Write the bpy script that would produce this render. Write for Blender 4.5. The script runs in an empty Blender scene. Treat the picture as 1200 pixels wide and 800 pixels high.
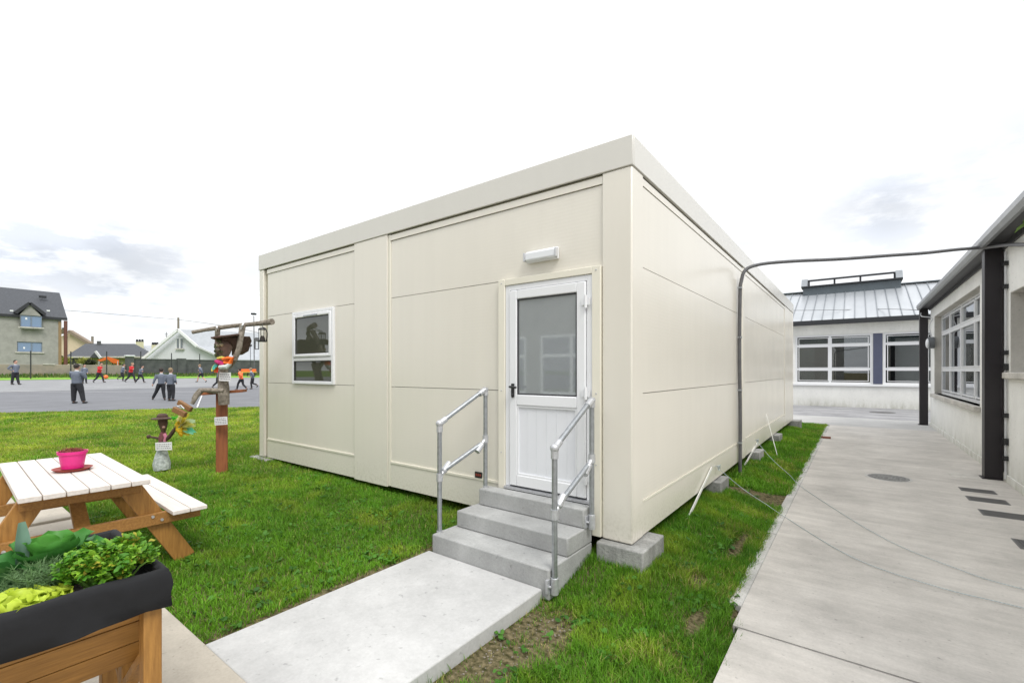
import bpy, bmesh, math, random
import numpy as np
from mathutils import Vector, Matrix
random.seed(7); rng = np.random.default_rng(7)
scene = bpy.context.scene
col = scene.collection
# ------------------------------------------------------------------ camera model (level lens, vertical shift)
TH = math.radians(36.99); F = 535.0; HZ = 434.5; CH = 1.69
RV = (math.cos(TH), math.sin(TH)); FW = (-math.sin(TH), math.cos(TH))
def dirv(px):
    a = (px-600)/F
    return (FW[0]+a*RV[0], FW[1]+a*RV[1])
def at_z(px, py, z):                      # the point of height z seen in that direction
    d = (CH-z)*F/(py-HZ); v = dirv(px); return Vector((v[0]*d, v[1]*d, z))
def at_d(px, py, d):                      # the point at that distance
    v = dirv(px); return Vector((v[0]*d, v[1]*d, CH-(py-HZ)/F*d))
def at_x(px, py, X):
    v = dirv(px); return at_d(px, py, X/v[0])
def at_y(px, py, Y):
    v = dirv(px); return at_d(px, py, Y/v[1])
TX = [(-400,1.9),(-150,1.6),(-75,1.3),(-60,1.15),(-52,.96),(-45,.82),(-26,.52),(-16,.42),(-8,.2),(-1.4,-.01),(-.74,-.01),(-.66,-.06),(400,-.06)]
def sst(t): t = min(max(t, 0), 1); return t*t*(3-2*t)
def bank(X, Y):                           # the ground banks up against the cabin
    a = sst((Y-2.75)/.75)*(1-sst((Y-14.6)/.8))
    if X > -.78: return 0
    if X > -1.45: return .13*a*sst((-.78-X)/.6)
    return a*(.13 if X > -3 else .13-.06*sst((-3-X)/4))
def ter(X, Y=None):
    if Y is not None and Y > 15.9 and X > -13.5: return -.06
    if Y is not None: return ter(X)+bank(X, Y)*(1 if X > -9 else max(0, 1-(-9-X)/5))
    for (a, za), (b, zb) in zip(TX, TX[1:]):
        if X <= b: return za+(zb-za)*(X-a)/(b-a)
    return -.06
TXa = np.array([p[0] for p in TX]); TZa = np.array([p[1] for p in TX])
def at_t(px, py):                         # the point of the terrain
    lo, hi = 2.0, 200.0
    for _ in range(60):
        m = (lo+hi)/2; p = at_d(px, py, m)
        if p.z > ter(p.x): lo = m
        else: hi = m
    p = at_d(px, py, lo); p.z = ter(p.x); return p, lo
# ------------------------------------------------------------------ materials
MATS = {}
def nodes(name):
    m = bpy.data.materials.new(name); m.use_nodes = True
    nt = m.node_tree; b = nt.nodes['Principled BSDF']
    return m, nt, b
def mat(name, c, rough=.6, var=.12, vs=3.0, c2=None, bump=.0, bs=60.0, metal=0, spec=.5, stretch=None, detail=6, seam=None):
    if name in MATS: return MATS[name]
    m, nt, b = nodes(name); N = nt.nodes; L = nt.links
    tc = N.new('ShaderNodeTexCoord'); mp = N.new('ShaderNodeMapping')
    L.new(tc.outputs['Object'], mp.inputs[0])
    if stretch: mp.inputs['Scale'].default_value = stretch
    n = N.new('ShaderNodeTexNoise'); n.inputs['Scale'].default_value = vs; n.inputs['Detail'].default_value = detail; n.inputs['Roughness'].default_value = .65
    L.new(mp.outputs[0], n.inputs['Vector'])
    rp = N.new('ShaderNodeValToRGB'); rp.color_ramp.elements[0].position = .3; rp.color_ramp.elements[1].position = .7
    lo = [max(0, k*(1-var)) for k in c]; hi = [min(1, k*(1+var)) for k in c]
    if c2: lo = list(c2); hi = list(c)
    rp.color_ramp.elements[0].color = (*lo, 1); rp.color_ramp.elements[1].color = (*hi, 1)
    L.new(n.outputs['Fac'], rp.inputs[0]); L.new(rp.outputs[0], b.inputs['Base Color'])
    b.inputs['Roughness'].default_value = rough; b.inputs['Metallic'].default_value = metal
    b.inputs['Specular IOR Level'].default_value = spec
    if bump:
        n2 = N.new('ShaderNodeTexNoise'); n2.inputs['Scale'].default_value = bs; n2.inputs['Detail'].default_value = 5
        L.new(mp.outputs[0], n2.inputs['Vector'])
        bp = N.new('ShaderNodeBump'); bp.inputs['Strength'].default_value = bump; bp.inputs['Distance'].default_value = .01
        L.new(n2.outputs['Fac'], bp.inputs['Height']); L.new(bp.outputs[0], b.inputs['Normal'])
    MATS[name] = m; return m
def weathered(name, c):           # painted steel: faint run-off streaks, uneven sheen, mud splash near the base
    m, nt, b = nodes(name); N = nt.nodes; L = nt.links; g = N.new('ShaderNodeNewGeometry')
    def noise(st, sc, det):
        mp = N.new('ShaderNodeMapping'); mp.inputs['Scale'].default_value = st; L.new(g.outputs['Position'], mp.inputs[0])
        n = N.new('ShaderNodeTexNoise'); n.inputs['Scale'].default_value = sc; n.inputs['Detail'].default_value = det; L.new(mp.outputs[0], n.inputs['Vector']); return n.outputs['Fac']
    def mr(x, a, b_, lo, hi):
        r = N.new('ShaderNodeMapRange'); 
        for i, q in enumerate((a, b_, lo, hi)): r.inputs[i+1].default_value = q
        L.new(x, r.inputs[0]); return r.outputs[0]
    def ma(op, a, b_):
        r = N.new('ShaderNodeMath'); r.operation = op; L.new(a, r.inputs[0])
        if isinstance(b_, float): r.inputs[1].default_value = b_
        else: L.new(b_, r.inputs[1])
        return r.outputs[0]
    stv = mr(noise((9, 9, .5), 1.0, 5), .42, .75, 1.0, .98); big = mr(noise((1,1,1), .7, 4), .3, .7, .985, 1.01)
    sx = N.new('ShaderNodeSeparateXYZ'); L.new(g.outputs['Position'], sx.inputs[0])
    low = mr(sx.outputs['Z'], .29, .75, 1.0, 0.0); spl = ma('MULTIPLY', ma('MULTIPLY', low, low), mr(noise((1,1,1), 38, 6), .45, .75, .02, .38))
    v = N.new('ShaderNodeVectorMath'); v.operation = 'SCALE'; v.inputs[0].default_value = c; L.new(ma('MULTIPLY', stv, big), v.inputs['Scale'])
    mx = N.new('ShaderNodeMix'); mx.data_type = 'RGBA'; L.new(spl, mx.inputs[0]); L.new(v.outputs[0], mx.inputs[6]); mx.inputs[7].default_value = (.30,.26,.18,1)
    L.new(mx.outputs[2], b.inputs['Base Color']); L.new(mr(noise((1,1,1), 2.5, 6), .3, .7, .23, .27), b.inputs['Roughness']); b.inputs['Specular IOR Level'].default_value = .75
    MATS[name] = m; return m
def ribbed(name, c, axis_freq, strength):
    m = weathered(name, c); nt = m.node_tree; N = nt.nodes; L = nt.links; b = N['Principled BSDF']
    g = N.new('ShaderNodeNewGeometry'); s = N.new('ShaderNodeSeparateXYZ'); L.new(g.outputs['Position'], s.inputs[0])
    mu = N.new('ShaderNodeMath'); mu.operation = 'MULTIPLY'; mu.inputs[1].default_value = axis_freq; L.new(s.outputs['Z'], mu.inputs[0])
    si = N.new('ShaderNodeMath'); si.operation = 'SINE'; L.new(mu.outputs[0], si.inputs[0])
    w = N.new('ShaderNodeTexNoise'); w.inputs['Scale'].default_value = 1.3; w.inputs['Detail'].default_value = 1
    tc = N.new('ShaderNodeTexCoord'); L.new(tc.outputs['Object'], w.inputs['Vector'])
    b1 = N.new('ShaderNodeBump'); b1.inputs['Strength'].default_value = .25; b1.inputs['Distance'].default_value = .02; L.new(w.outputs['Fac'], b1.inputs['Height'])
    bp = N.new('ShaderNodeBump'); bp.inputs['Strength'].default_value = strength; bp.inputs['Distance'].default_value = .0012
    L.new(si.outputs[0], bp.inputs['Height']); L.new(b1.outputs[0], bp.inputs['Normal']); L.new(bp.outputs[0], b.inputs['Normal'])
    return m
def glassy(name, tint=(.02,.025,.03), opaque=False, rough=.02, refl=.12):
    m, nt, b = nodes(name); N = nt.nodes; L = nt.links; out = N['Material Output']
    g = N.new('ShaderNodeBsdfGlossy'); g.inputs['Roughness'].default_value = rough; g.inputs['Color'].default_value = (.95,.97,1,1)
    if opaque:
        t = N.new('ShaderNodeBsdfDiffuse'); t.inputs['Color'].default_value = (*tint, 1)
    else:
        t = N.new('ShaderNodeBsdfTransparent'); t.inputs['Color'].default_value = (*tint, 1)
    lw = N.new('ShaderNodeFresnel'); lw.inputs['IOR'].default_value = 1.5
    ad = N.new('ShaderNodeMath'); ad.operation = 'ADD'; ad.use_clamp = True; ad.inputs[1].default_value = refl; L.new(lw.outputs[0], ad.inputs[0])
    mx = N.new('ShaderNodeMixShader'); L.new(ad.outputs[0], mx.inputs[0]); L.new(t.outputs[0], mx.inputs[1]); L.new(g.outputs[0], mx.inputs[2])
    L.new(mx.outputs[0], out.inputs['Surface']); MATS[name] = m; return m
def vcol_mat(name, rough=.55, trans=.25, noise=.25):
    m, nt, b = nodes(name); N = nt.nodes; L = nt.links; out = N['Material Output']
    a = N.new('ShaderNodeAttribute'); a.attribute_name = 'Col'
    tc = N.new('ShaderNodeTexCoord'); n = N.new('ShaderNodeTexNoise'); n.inputs['Scale'].default_value = 1.4; n.inputs['Detail'].default_value = 4
    L.new(tc.outputs['Object'], n.inputs['Vector'])
    mr = N.new('ShaderNodeMapRange'); mr.inputs[1].default_value = .3; mr.inputs[2].default_value = .7; mr.inputs[3].default_value = 1-noise; mr.inputs[4].default_value = 1+noise
    L.new(n.outputs['Fac'], mr.inputs[0])
    mm = N.new('ShaderNodeVectorMath'); mm.operation = 'SCALE'; L.new(a.outputs['Color'], mm.inputs[0]); L.new(mr.outputs[0], mm.inputs['Scale'])
    L.new(mm.outputs[0], b.inputs['Base Color']); b.inputs['Roughness'].default_value = rough; b.inputs['Specular IOR Level'].default_value = .3
    t = N.new('ShaderNodeBsdfTranslucent'); L.new(mm.outputs[0], t.inputs['Color'])
    mx = N.new('ShaderNodeMixShader'); mx.inputs[0].default_value = trans
    L.new(b.outputs[0], mx.inputs[1]); L.new(t.outputs[0], mx.inputs[2]); L.new(mx.outputs[0], out.inputs['Surface'])
    MATS[name] = m; return m
CREAM = (.725,.692,.615)
M = {}
M['cream'] = weathered('cream_steel', CREAM)
M['creamrib'] = ribbed('cream_ribbed_steel', CREAM, 2*math.pi/.032, .07)
M['gap'] = mat('recess_olive', (.40,.375,.28), .6, .1)
M['dark'] = mat('dark_gap', (.03,.028,.025), .9, .1)
M['trimlite'] = mat('pale_trim', (.74,.71,.61), .35, .02)
M['pvc'] = mat('white_upvc', (.76,.77,.79), .28, .02)
M['pvc_panel'] = mat('white_upvc_panel', (.72,.735,.77), .3, .02)
M['gasket'] = mat('gasket', (.04,.04,.045), .6, .1)
M['black'] = mat('black_plastic', (.018,.018,.02), .35, .1)
M['galv'] = mat('galvanised_steel', (.36,.38,.40), .38, .18, 30, metal=.75, bump=.05, bs=120)
M['galv_lite'] = mat('galvanised_fitting', (.52,.53,.55), .42, .15, 40, metal=.55)
M['post'] = mat('brown_black_steel', (.013,.010,.013), .45, .15, 5)
M['gutter'] = mat('grey_gutter', (.30,.31,.32), .35, .1, 4, metal=.2)
M['soffit'] = mat('dark_soffit', (.05,.05,.055), .5, .1, 4)
M['slate'] = mat('slate_roof', (.055,.06,.07), .7, .25, 6, bump=.3, bs=12)
M['wood'] = mat('treated_timber', (.38,.19,.048), .6, 0, 9, c2=(.22,.10,.022), stretch=(.6,7,7), bump=.15, bs=30)
M['woodx'] = mat('treated_timber_upright', (.42,.21,.05), .55, 0, 9, c2=(.24,.112,.024), stretch=(6,6,.7), bump=.12, bs=30)
M['whitewood'] = mat('weathered_white_plank', (.72,.67,.63), .6, 0, 5, c2=(.58,.53,.49), stretch=(.5,9,9), bump=.15, bs=30)
M['redwood'] = mat('red_brown_post', (.34,.115,.042), .6, 0, 6, c2=(.18,.055,.022), stretch=(5,5,.5), bump=.15, bs=25)
M['bark'] = mat('bark', (.34,.30,.25), .85, 0, 22, c2=(.11,.092,.07), bump=.6, bs=60)
M['darkbark'] = mat('dark_brown_stick', (.075,.042,.03), .8, .35, 30, bump=.4, bs=60)
M['brownplank'] = mat('brown_plank', (.30,.155,.06), .6, 0, 12, c2=(.17,.08,.03), stretch=(1,8,8))
M['liner'] = mat('black_liner_fabric', (.0065,.007,.009), .85, .3, 8, bump=.35, bs=9)
M['soil'] = mat('dark_soil', (.030,.02,.013), .95, .5, 30, bump=.9, bs=40)
M['pink'] = mat('pink_plastic', (.68,.02,.22), .35, .05)
M['terracotta'] = mat('terracotta', (.28,.045,.03), .6, .1)
M['sign'] = mat('laminated_paper', (.74,.74,.76), .25, .03)
M['ink'] = mat('ink', (.06,.06,.08), .6, .1)
M['rope'] = mat('blue_grey_rope', (.42,.49,.50), .7, .2, 60)
M['strap'] = mat('white_strap', (.68,.68,.64), .6, .12, 10)
M['grate'] = mat('iron_grate', (.10,.10,.10), .6, .25, 20, bump=.3, bs=40)
M['cable'] = mat('grey_conduit', (.10,.10,.105), .45, .2, 10)
M['purple'] = mat('slate_blue_panel', (.075,.085,.14), .45, .08)
M['brick'] = mat('brick_red', (.20,.07,.045), .8, .2)
GL = glassy('clear_glass', (.55,.60,.60), False, .01, .10)
GLD = glassy('door_glass', (.29,.31,.32), True, .035, .22)
GLW = glassy('window_glass', (.062,.066,.048), True, .01, .04)
GLH = glassy('house_glass', (.10,.19,.33), True, .05, .10)

def concrete(name, c, var=.12, dirs=(1,1,1), dark=None, base=False, streak=.5, bump=.12, stain=0.3):
    m, nt, b = nodes(name); N = nt.nodes; L = nt.links
    g = N.new('ShaderNodeNewGeometry')
    def noise(scale, detail, st, rough=.6):
        mp = N.new('ShaderNodeMapping'); mp.inputs['Scale'].default_value = st; L.new(g.outputs['Position'], mp.inputs[0])
        n = N.new('ShaderNodeTexNoise'); n.inputs['Scale'].default_value = scale; n.inputs['Detail'].default_value = detail; n.inputs['Roughness'].default_value = rough
        L.new(mp.outputs[0], n.inputs['Vector']); return n.outputs['Fac']
    big = noise(1.1, 9, (1,1,1), .72); st = noise(2.2, 6, dirs, .7); fine = noise(55, 5, (1,1,1), .7); pits = noise(22, 2, (1,1,1))
    def rng_(x, a, b_, lo, hi):
        r = N.new('ShaderNodeMapRange'); r.inputs[1].default_value = a; r.inputs[2].default_value = b_; r.inputs[3].default_value = lo; r.inputs[4].default_value = hi; L.new(x, r.inputs[0]); return r.outputs[0]
    def mul(a, b_):
        r = N.new('ShaderNodeMath'); r.operation = 'MULTIPLY'; L.new(a, r.inputs[0]); L.new(b_, r.inputs[1]); return r.outputs[0]
    f = mul(mul(rng_(big, .3, .7, 1-stain, 1+stain*.35), rng_(st, .3, .7, 1-streak*.3, 1+streak*.15)), mul(rng_(fine, .3, .7, 1-var, 1+var), rng_(pits, .26, .34, .72, 1)))
    v = N.new('ShaderNodeVectorMath'); v.operation = 'SCALE'; v.inputs[0].default_value = c; L.new(f, v.inputs['Scale'])
    L.new(v.outputs[0], b.inputs['Base Color'])
    if base:                                # green-grey grime rising from the foot of the wall
        sx = N.new('ShaderNodeSeparateXYZ'); L.new(g.outputs['Position'], sx.inputs[0])
        gr = mul(rng_(sx.outputs['Z'], 0, .75, 1, 0), rng_(st, .35, .65, .12, .75))
        mx = N.new('ShaderNodeMix'); mx.data_type = 'RGBA'; L.new(mul(gr, rng_(sx.outputs['Z'], 0, .5, 1, .35)), mx.inputs[0]); L.new(v.outputs[0], mx.inputs[6]); mx.inputs[7].default_value = (.27,.27,.20,1); L.new(mx.outputs[2], b.inputs['Base Color'])
    b.inputs['Roughness'].default_value = .82; b.inputs['Specular IOR Level'].default_value = .3
    bp = N.new('ShaderNodeBump'); bp.inputs['Strength'].default_value = bump; bp.inputs['Distance'].default_value = .01
    ad = N.new('ShaderNodeMath'); L.new(fine, ad.inputs[0]); L.new(st, ad.inputs[1]); L.new(ad.outputs[0], bp.inputs['Height']); L.new(bp.outputs[0], b.inputs['Normal'])
    MATS[name] = m; return m
M['path'] = concrete('path_concrete', (.55,.523,.485), .07, (.35,3.5,1), streak=.5, stain=.30)
M['slab'] = concrete('new_concrete', (.49,.49,.485), .07, (1,1,1), streak=.35, stain=.16)
M['step'] = concrete('step_concrete', (.40,.405,.40), .10, (1,1,.6), streak=.6, stain=.25, bump=.35)
M['stepside'] = concrete('cast_concrete', (.36,.36,.35), .14, (5,5,.5), streak=1.1, stain=.35, bump=.5)
M['pad'] = concrete('pad_concrete', (.36,.36,.345), .15, (3,3,1), streak=1.3, stain=.45, bump=.7)
M['patio'] = concrete('patio_concrete', (.46,.42,.355), .08, (1,1,1), streak=.3, stain=.16)
M['yardfar'] = concrete('worn_tarmac', (.33,.33,.34), .1, (.25,1.4,1), streak=1.6, stain=.25)
M['kerb'] = concrete('kerb_concrete', (.52,.51,.49), .15, (1,1,1), streak=.6, stain=.3)
M['asphalt'] = concrete('asphalt', (.175,.18,.195), .12, (1,.3,1), streak=.8, stain=.14)
M['asphalt_pale'] = concrete('pale_asphalt', (.27,.275,.285), .1, (1,.3,1), streak=.8, stain=.14)
M['render'] = concrete('white_render', (.82,.82,.795), .04, base=True, dirs=(2,2,.5), streak=.18, stain=.10, bump=.35)
M['sill'] = concrete('stone_sill', (.55,.53,.49), .1, (1,1,1), streak=.5, stain=.25)
M['reveal'] = concrete('window_reveal', (.52,.50,.46), .05, (1,1,1), streak=.3, stain=.12)
M['greyrender'] = concrete('grey_render', (.35,.345,.325), .06, (.6,.6,.6), streak=.6, stain=.18)
M['creamwall'] = mat('cream_wall', (.58,.47,.35), .8, .06, 1)
M['whitewall'] = mat('white_wall', (.60,.61,.66), .8, .04, 1)
M['palegrey'] = mat('pale_grey_roof', (.36,.38,.41), .7, .08, 2)
M['blockwall'] = mat('block_wall', (.33,.28,.22), .9, 0, 1.3, c2=(.20,.19,.165), bump=.4, bs=8)
M['darkwall'] = mat('dark_stone_wall', (.10,.105,.105), .9, 0, 1.8, c2=(.045,.05,.05), bump=.4, bs=8)
M['orange'] = mat('orange_paint', (.75,.16,.03), .4, .08)
M['red'] = mat('red_paint', (.55,.05,.03), .4, .08)
M['fencepost'] = mat('dark_post', (.02,.022,.025), .6, .1)
M['lead'] = mat('blue_grey_cladding', (.085,.105,.12), .45, .12, 3)
M['fascia_dark'] = mat('dark_gutter', (.022,.024,.028), .4, .1)
M['silver'] = mat('pale_metal', (.55,.56,.58), .4, .08)
M['blind'] = mat('pale_blind', (.50,.52,.52), .8, .05)
M['room'] = mat('room_interior', (.16,.165,.16), .9, .25, .5)
M['roomfloor'] = mat('room_floor', (.10,.09,.08), .6, .1)
def roofmetal():
    m = mat('standing_seam_roof', (.46,.48,.505), .32, 0, 1.1, c2=(.36,.385,.41), metal=.35, stretch=(1,.3,.3))
    return m
M['zinc'] = roofmetal()

# ------------------------------------------------------------------ mesh builder
class MB:
    def __init__(s): s.v = []; s.f = []; s.c = None
    def box(s, x0, x1, y0, y1, z0, z1):
        n = len(s.v)
        s.v += [(x0,y0,z0),(x1,y0,z0),(x1,y1,z0),(x0,y1,z0),(x0,y0,z1),(x1,y0,z1),(x1,y1,z1),(x0,y1,z1)]
        s.f += [tuple(n+i for i in q) for q in ((3,2,1,0),(4,5,6,7),(0,1,5,4),(1,2,6,5),(2,3,7,6),(3,0,4,7))]
        return s
    def bar(s, a, b, w, h, up=(0,0,1)):      # box beam from a to b: w across, h along 'up'
        a = Vector(a); b = Vector(b); d = (b-a).normalized(); up = Vector(up)
        sx = d.cross(up)
        if sx.length < 1e-4: sx = d.cross(Vector((1,0,0)))
        sx.normalize(); sy = sx.cross(d).normalized(); n = len(s.v)
        for p in (a, b):
            for (i, j) in ((-1,-1),(1,-1),(1,1),(-1,1)):
                s.v.append(tuple(p+sx*(i*w/2)+sy*(j*h/2)))
        s.f += [tuple(n+i for i in q) for q in ((3,2,1,0),(4,5,6,7),(0,1,5,4),(1,2,6,5),(2,3,7,6),(3,0,4,7))]
        return s
    def poly(s, pts):
        n = len(s.v); s.v += [tuple(p) for p in pts]; s.f.append(tuple(range(n, n+len(pts)))); return s
    def prism(s, pts, vec):                  # polygon extruded along vec
        n = len(s.v); k = len(pts); vec = Vector(vec)
        s.v += [tuple(p) for p in pts]+[tuple(Vector(p)+vec) for p in pts]
        s.f.append(tuple(range(n, n+k))[::-1]); s.f.append(tuple(range(n+k, n+2*k)))
        for i in range(k):
            j = (i+1) % k; s.f.append((n+i, n+j, n+k+j, n+k+i))
        return s
    def tube(s, pts, r, seg=10, cap=True, sq=1.0):
        pts = [Vector(p) for p in pts]; k = len(pts); rs = r if isinstance(r, (list, tuple)) else [r]*k
        n = len(s.v); prev = None
        for i, p in enumerate(pts):
            d = (pts[min(i+1,k-1)]-pts[max(i-1,0)]).normalized()
            if prev is None:
                u = d.cross(Vector((0,0,1)))
                if u.length < .05: u = d.cross(Vector((0,1,0)))
            else: u = prev-d*prev.dot(d)
            u.normalize(); prev = u; w = d.cross(u)
            for j in range(seg):
                a = 2*math.pi*j/seg; s.v.append(tuple(p+(u*math.cos(a)+w*math.sin(a)*sq)*rs[i]))
        for i in range(k-1):
            for j in range(seg):
                a = n+i*seg+j; b = n+i*seg+(j+1) % seg; s.f.append((a, b, b+seg, a+seg))
        if cap:
            s.f.append(tuple(n+j for j in range(seg))[::-1]); s.f.append(tuple(n+(k-1)*seg+j for j in range(seg)))
        return s
    def lathe(s, c, prof, seg=24):           # prof: (radius, z)
        n = len(s.v)
        for (r, z) in prof:
            for j in range(seg):
                a = 2*math.pi*j/seg; s.v.append((c[0]+r*math.cos(a), c[1]+r*math.sin(a), c[2]+z))
        for i in range(len(prof)-1):
            for j in range(seg):
                a = n+i*seg+j; b = n+i*seg+(j+1) % seg; s.f.append((a, b, b+seg, a+seg))
        s.f.append(tuple(n+j for j in range(seg))[::-1]); s.f.append(tuple(n+(len(prof)-1)*seg+j for j in range(seg)))
        return s
    def ball(s, c, r, seg=14, rings=9, R=None):
        if not isinstance(r, (tuple, list)): r = (r, r, r)
        n = len(s.v); c = Vector(c)
        for i in range(rings+1):
            t = math.pi*i/rings; t = min(max(t, .02), math.pi-.02)
            for j in range(seg):
                a = 2*math.pi*j/seg; q = Vector((r[0]*math.sin(t)*math.cos(a), r[1]*math.sin(t)*math.sin(a), -r[2]*math.cos(t)))
                if R: q = R @ q
                s.v.append(tuple(c+q))
        for i in range(rings):
            for j in range(seg):
                a = n+i*seg+j; b = n+i*seg+(j+1) % seg; s.f.append((a, b, b+seg, a+seg))
        s.f.append(tuple(n+j for j in range(seg))[::-1]); s.f.append(tuple(n+rings*seg+j for j in range(seg)))
        return s
def origin_of(parent):
    o = Vector((0,0,0))
    while parent: o += parent.location; parent = parent.parent
    return o
def obj(name, mb, m, parent=None, smooth=30, bevel=0, origin=None, label=None):
    me = bpy.data.meshes.new(name)
    if parent: off = origin_of(parent)
    elif origin is not None: off = Vector(origin)
    else:
        a = np.array(mb.v); off = Vector(((a[:,0].min()+a[:,0].max())/2, (a[:,1].min()+a[:,1].max())/2, a[:,2].min()))
    me.from_pydata([(v[0]-off.x, v[1]-off.y, v[2]-off.z) for v in mb.v], [], mb.f)
    me.materials.append(m)
    if smooth:
        me.polygons.foreach_set('use_smooth', [True]*len(me.polygons)); me.set_sharp_from_angle(angle=math.radians(smooth))
    o = bpy.data.objects.new(name, me); col.objects.link(o)
    if parent: o.parent = parent
    else: o.location = off
    if bevel:
        bv = o.modifiers.new('bevel', 'BEVEL'); bv.width = bevel; bv.segments = 2; bv.limit_method = 'ANGLE'; bv.angle_limit = math.radians(50)
    if label: o['label'] = label
    return o
def tag(o, label, cat, group=None, kind=None):
    o['label'] = label; o['category'] = cat
    if group: o['group'] = group
    if kind: o['kind'] = kind
    return o
def thing(name, label, cat, loc, group=None):
    o = bpy.data.objects.new(name, None); col.objects.link(o); o.location = loc; o.empty_display_size = .2
    return tag(o, label, cat, group)
def struct(name, mb, m, smooth=30, label=None):
    o = obj(name, mb, m, origin=(0,0,0), smooth=smooth); o['kind'] = 'structure'
    if label: o['label'] = label
    return o
def wall_mb(mb, axis, p0, p1, a0, a1, z0, z1, holes):      # a wall slab with rectangular openings; axis 'x': plane x=p0..p1, runs along y
    As = sorted({a0, a1, *[h[0] for h in holes], *[h[1] for h in holes]}); As = [a for a in As if a0 <= a <= a1]
    for s, e in zip(As, As[1:]):
        zs = [z0]
        for h in sorted([h for h in holes if h[0] <= s+1e-6 and h[1] >= e-1e-6], key=lambda h: h[2]): zs += [h[2], h[3]]
        zs.append(z1)
        for k in range(0, len(zs), 2):
            if zs[k+1]-zs[k] > 1e-4:
                if axis == 'x': mb.box(p0, p1, s, e, zs[k], zs[k+1])
                else: mb.box(s, e, p0, p1, zs[k], zs[k+1])
    return mb

# ------------------------------------------------------------------ camera
cd = bpy.data.cameras.new('camera'); cam = bpy.data.objects.new('camera', cd); col.objects.link(cam)
cam.location = (0, 0, CH); cam.rotation_euler = (math.pi/2, 0, TH)
cd.sensor_width = 36; cd.lens = F/1200*36; cd.shift_y = (HZ-400)/1200; cd.clip_end = 3000; cd.clip_start = .05
scene.camera = cam
scene.view_settings.view_transform = 'Standard'; scene.view_settings.look = 'None'; scene.view_settings.exposure = 0

# ------------------------------------------------------------------ world: overcast sky over a Nishita sky, one soft sun
w = bpy.data.worlds.new('World'); scene.world = w; w.use_nodes = True; nt = w.node_tree; N = nt.nodes; L = nt.links
bg = N['Background']
SUN_EL, SUN_AZ = math.radians(52), math.radians(-25)     # azimuth in the x-y plane, measured from +x
sky = N.new('ShaderNodeTexSky'); sky.sky_type = 'NISHITA'; sky.sun_disc = False; sky.sun_elevation = SUN_EL; sky.sun_rotation = math.pi/2-SUN_AZ
tc = N.new('ShaderNodeTexCoord'); sp = N.new('ShaderNodeSeparateXYZ'); L.new(tc.outputs['Generated'], sp.inputs[0])
def wm(op, a, b=None, clamp=False):
    n = N.new('ShaderNodeMath'); n.operation = op; n.use_clamp = clamp
    for i, x in enumerate((a, b)):
        if x is None: continue
        if isinstance(x, (int, float)): n.inputs[i].default_value = x
        else: L.new(x, n.inputs[i])
    return n.outputs[0]
zc = wm('ADD', wm('MAXIMUM', sp.outputs['Z'], 0), .16)
cb = N.new('ShaderNodeCombineXYZ'); L.new(wm('DIVIDE', sp.outputs['X'], zc), cb.inputs[0]); L.new(wm('DIVIDE', sp.outputs['Y'], zc), cb.inputs[1])
n1 = N.new('ShaderNodeTexNoise'); n1.inputs['Scale'].default_value = .95; n1.inputs['Detail'].default_value = 7; n1.inputs['Roughness'].default_value = .55; L.new(cb.outputs[0], n1.inputs['Vector'])
n3 = N.new('ShaderNodeTexNoise'); n3.inputs['Scale'].default_value = 3.1; n3.inputs['Detail'].default_value = 8; n3.inputs['Roughness'].default_value = .6; L.new(cb.outputs[0], n3.inputs['Vector'])
def bump_at(px, py, tight):
    v = dirv(px); d = Vector((v[0], v[1], (HZ-py)/F)).normalized()
    dt = N.new('ShaderNodeVectorMath'); dt.operation = 'DOT_PRODUCT'; L.new(tc.outputs['Generated'], dt.inputs[0]); dt.inputs[1].default_value = d
    return wm('POWER', wm('MAXIMUM', dt.outputs['Value'], 0), tight)
def wr(x, a, b, lo, hi):
    r = N.new('ShaderNodeMapRange'); r.interpolation_type = 'SMOOTHSTEP'
    for i, q in enumerate((a, b, lo, hi)): r.inputs[i+1].default_value = q
    L.new(x, r.inputs[0]); return r.outputs[0]
grey_l = wm('ADD', wm('ADD', bump_at(125, 300, 420), wm('MULTIPLY', bump_at(10, 292, 420), .9)), wm('ADD', wm('MULTIPLY', bump_at(205, 308, 700), .6), wm('MULTIPLY', bump_at(155, 350, 500), .45)))
grey_r = wm('MULTIPLY', wm('MAXIMUM', bump_at(1040, 245, 330), wm('MULTIPLY', bump_at(1180, 190, 160), .5)), .95)
patch = wm('MULTIPLY', wm('ADD', grey_l, grey_r), wm('MULTIPLY', wr(n1.outputs['Fac'], .36, .56, .45, 1.0), wr(n3.outputs['Fac'], .38, .58, .12, 1.25)), True)
lum = wm('SUBTRACT', wr(n1.outputs['Fac'], .32, .64, .81, 1.10), wm('MULTIPLY', patch, .27))
hz = wr(sp.outputs['Z'], 0.0, .16, .86, 1.0)             # the sky thins to pale grey at the horizon
lum = wm('MULTIPLY', wm('MULTIPLY', lum, hz), wr(sp.outputs['Z'], .52, .82, 1.0, 1.65))
cr = N.new('ShaderNodeMix'); cr.data_type = 'RGBA'; L.new(patch, cr.inputs[0]); cr.inputs[6].default_value = (.985,.995,1.01,1); cr.inputs[7].default_value = (.90,.945,1.03,1)
cl = N.new('ShaderNodeVectorMath'); cl.operation = 'SCALE'; L.new(cr.outputs[2], cl.inputs[0]); L.new(lum, cl.inputs['Scale'])
sk = N.new('ShaderNodeVectorMath'); sk.operation = 'SCALE'; L.new(sky.outputs[0], sk.inputs[0]); sk.inputs['Scale'].default_value = .10
mx = N.new('ShaderNodeMix'); mx.data_type = 'RGBA'; mx.inputs[0].default_value = .93; L.new(sk.outputs[0], mx.inputs[6]); L.new(cl.outputs[0], mx.inputs[7])
L.new(mx.outputs[2], bg.inputs['Color']); bg.inputs['Strength'].default_value = 1.28
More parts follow.
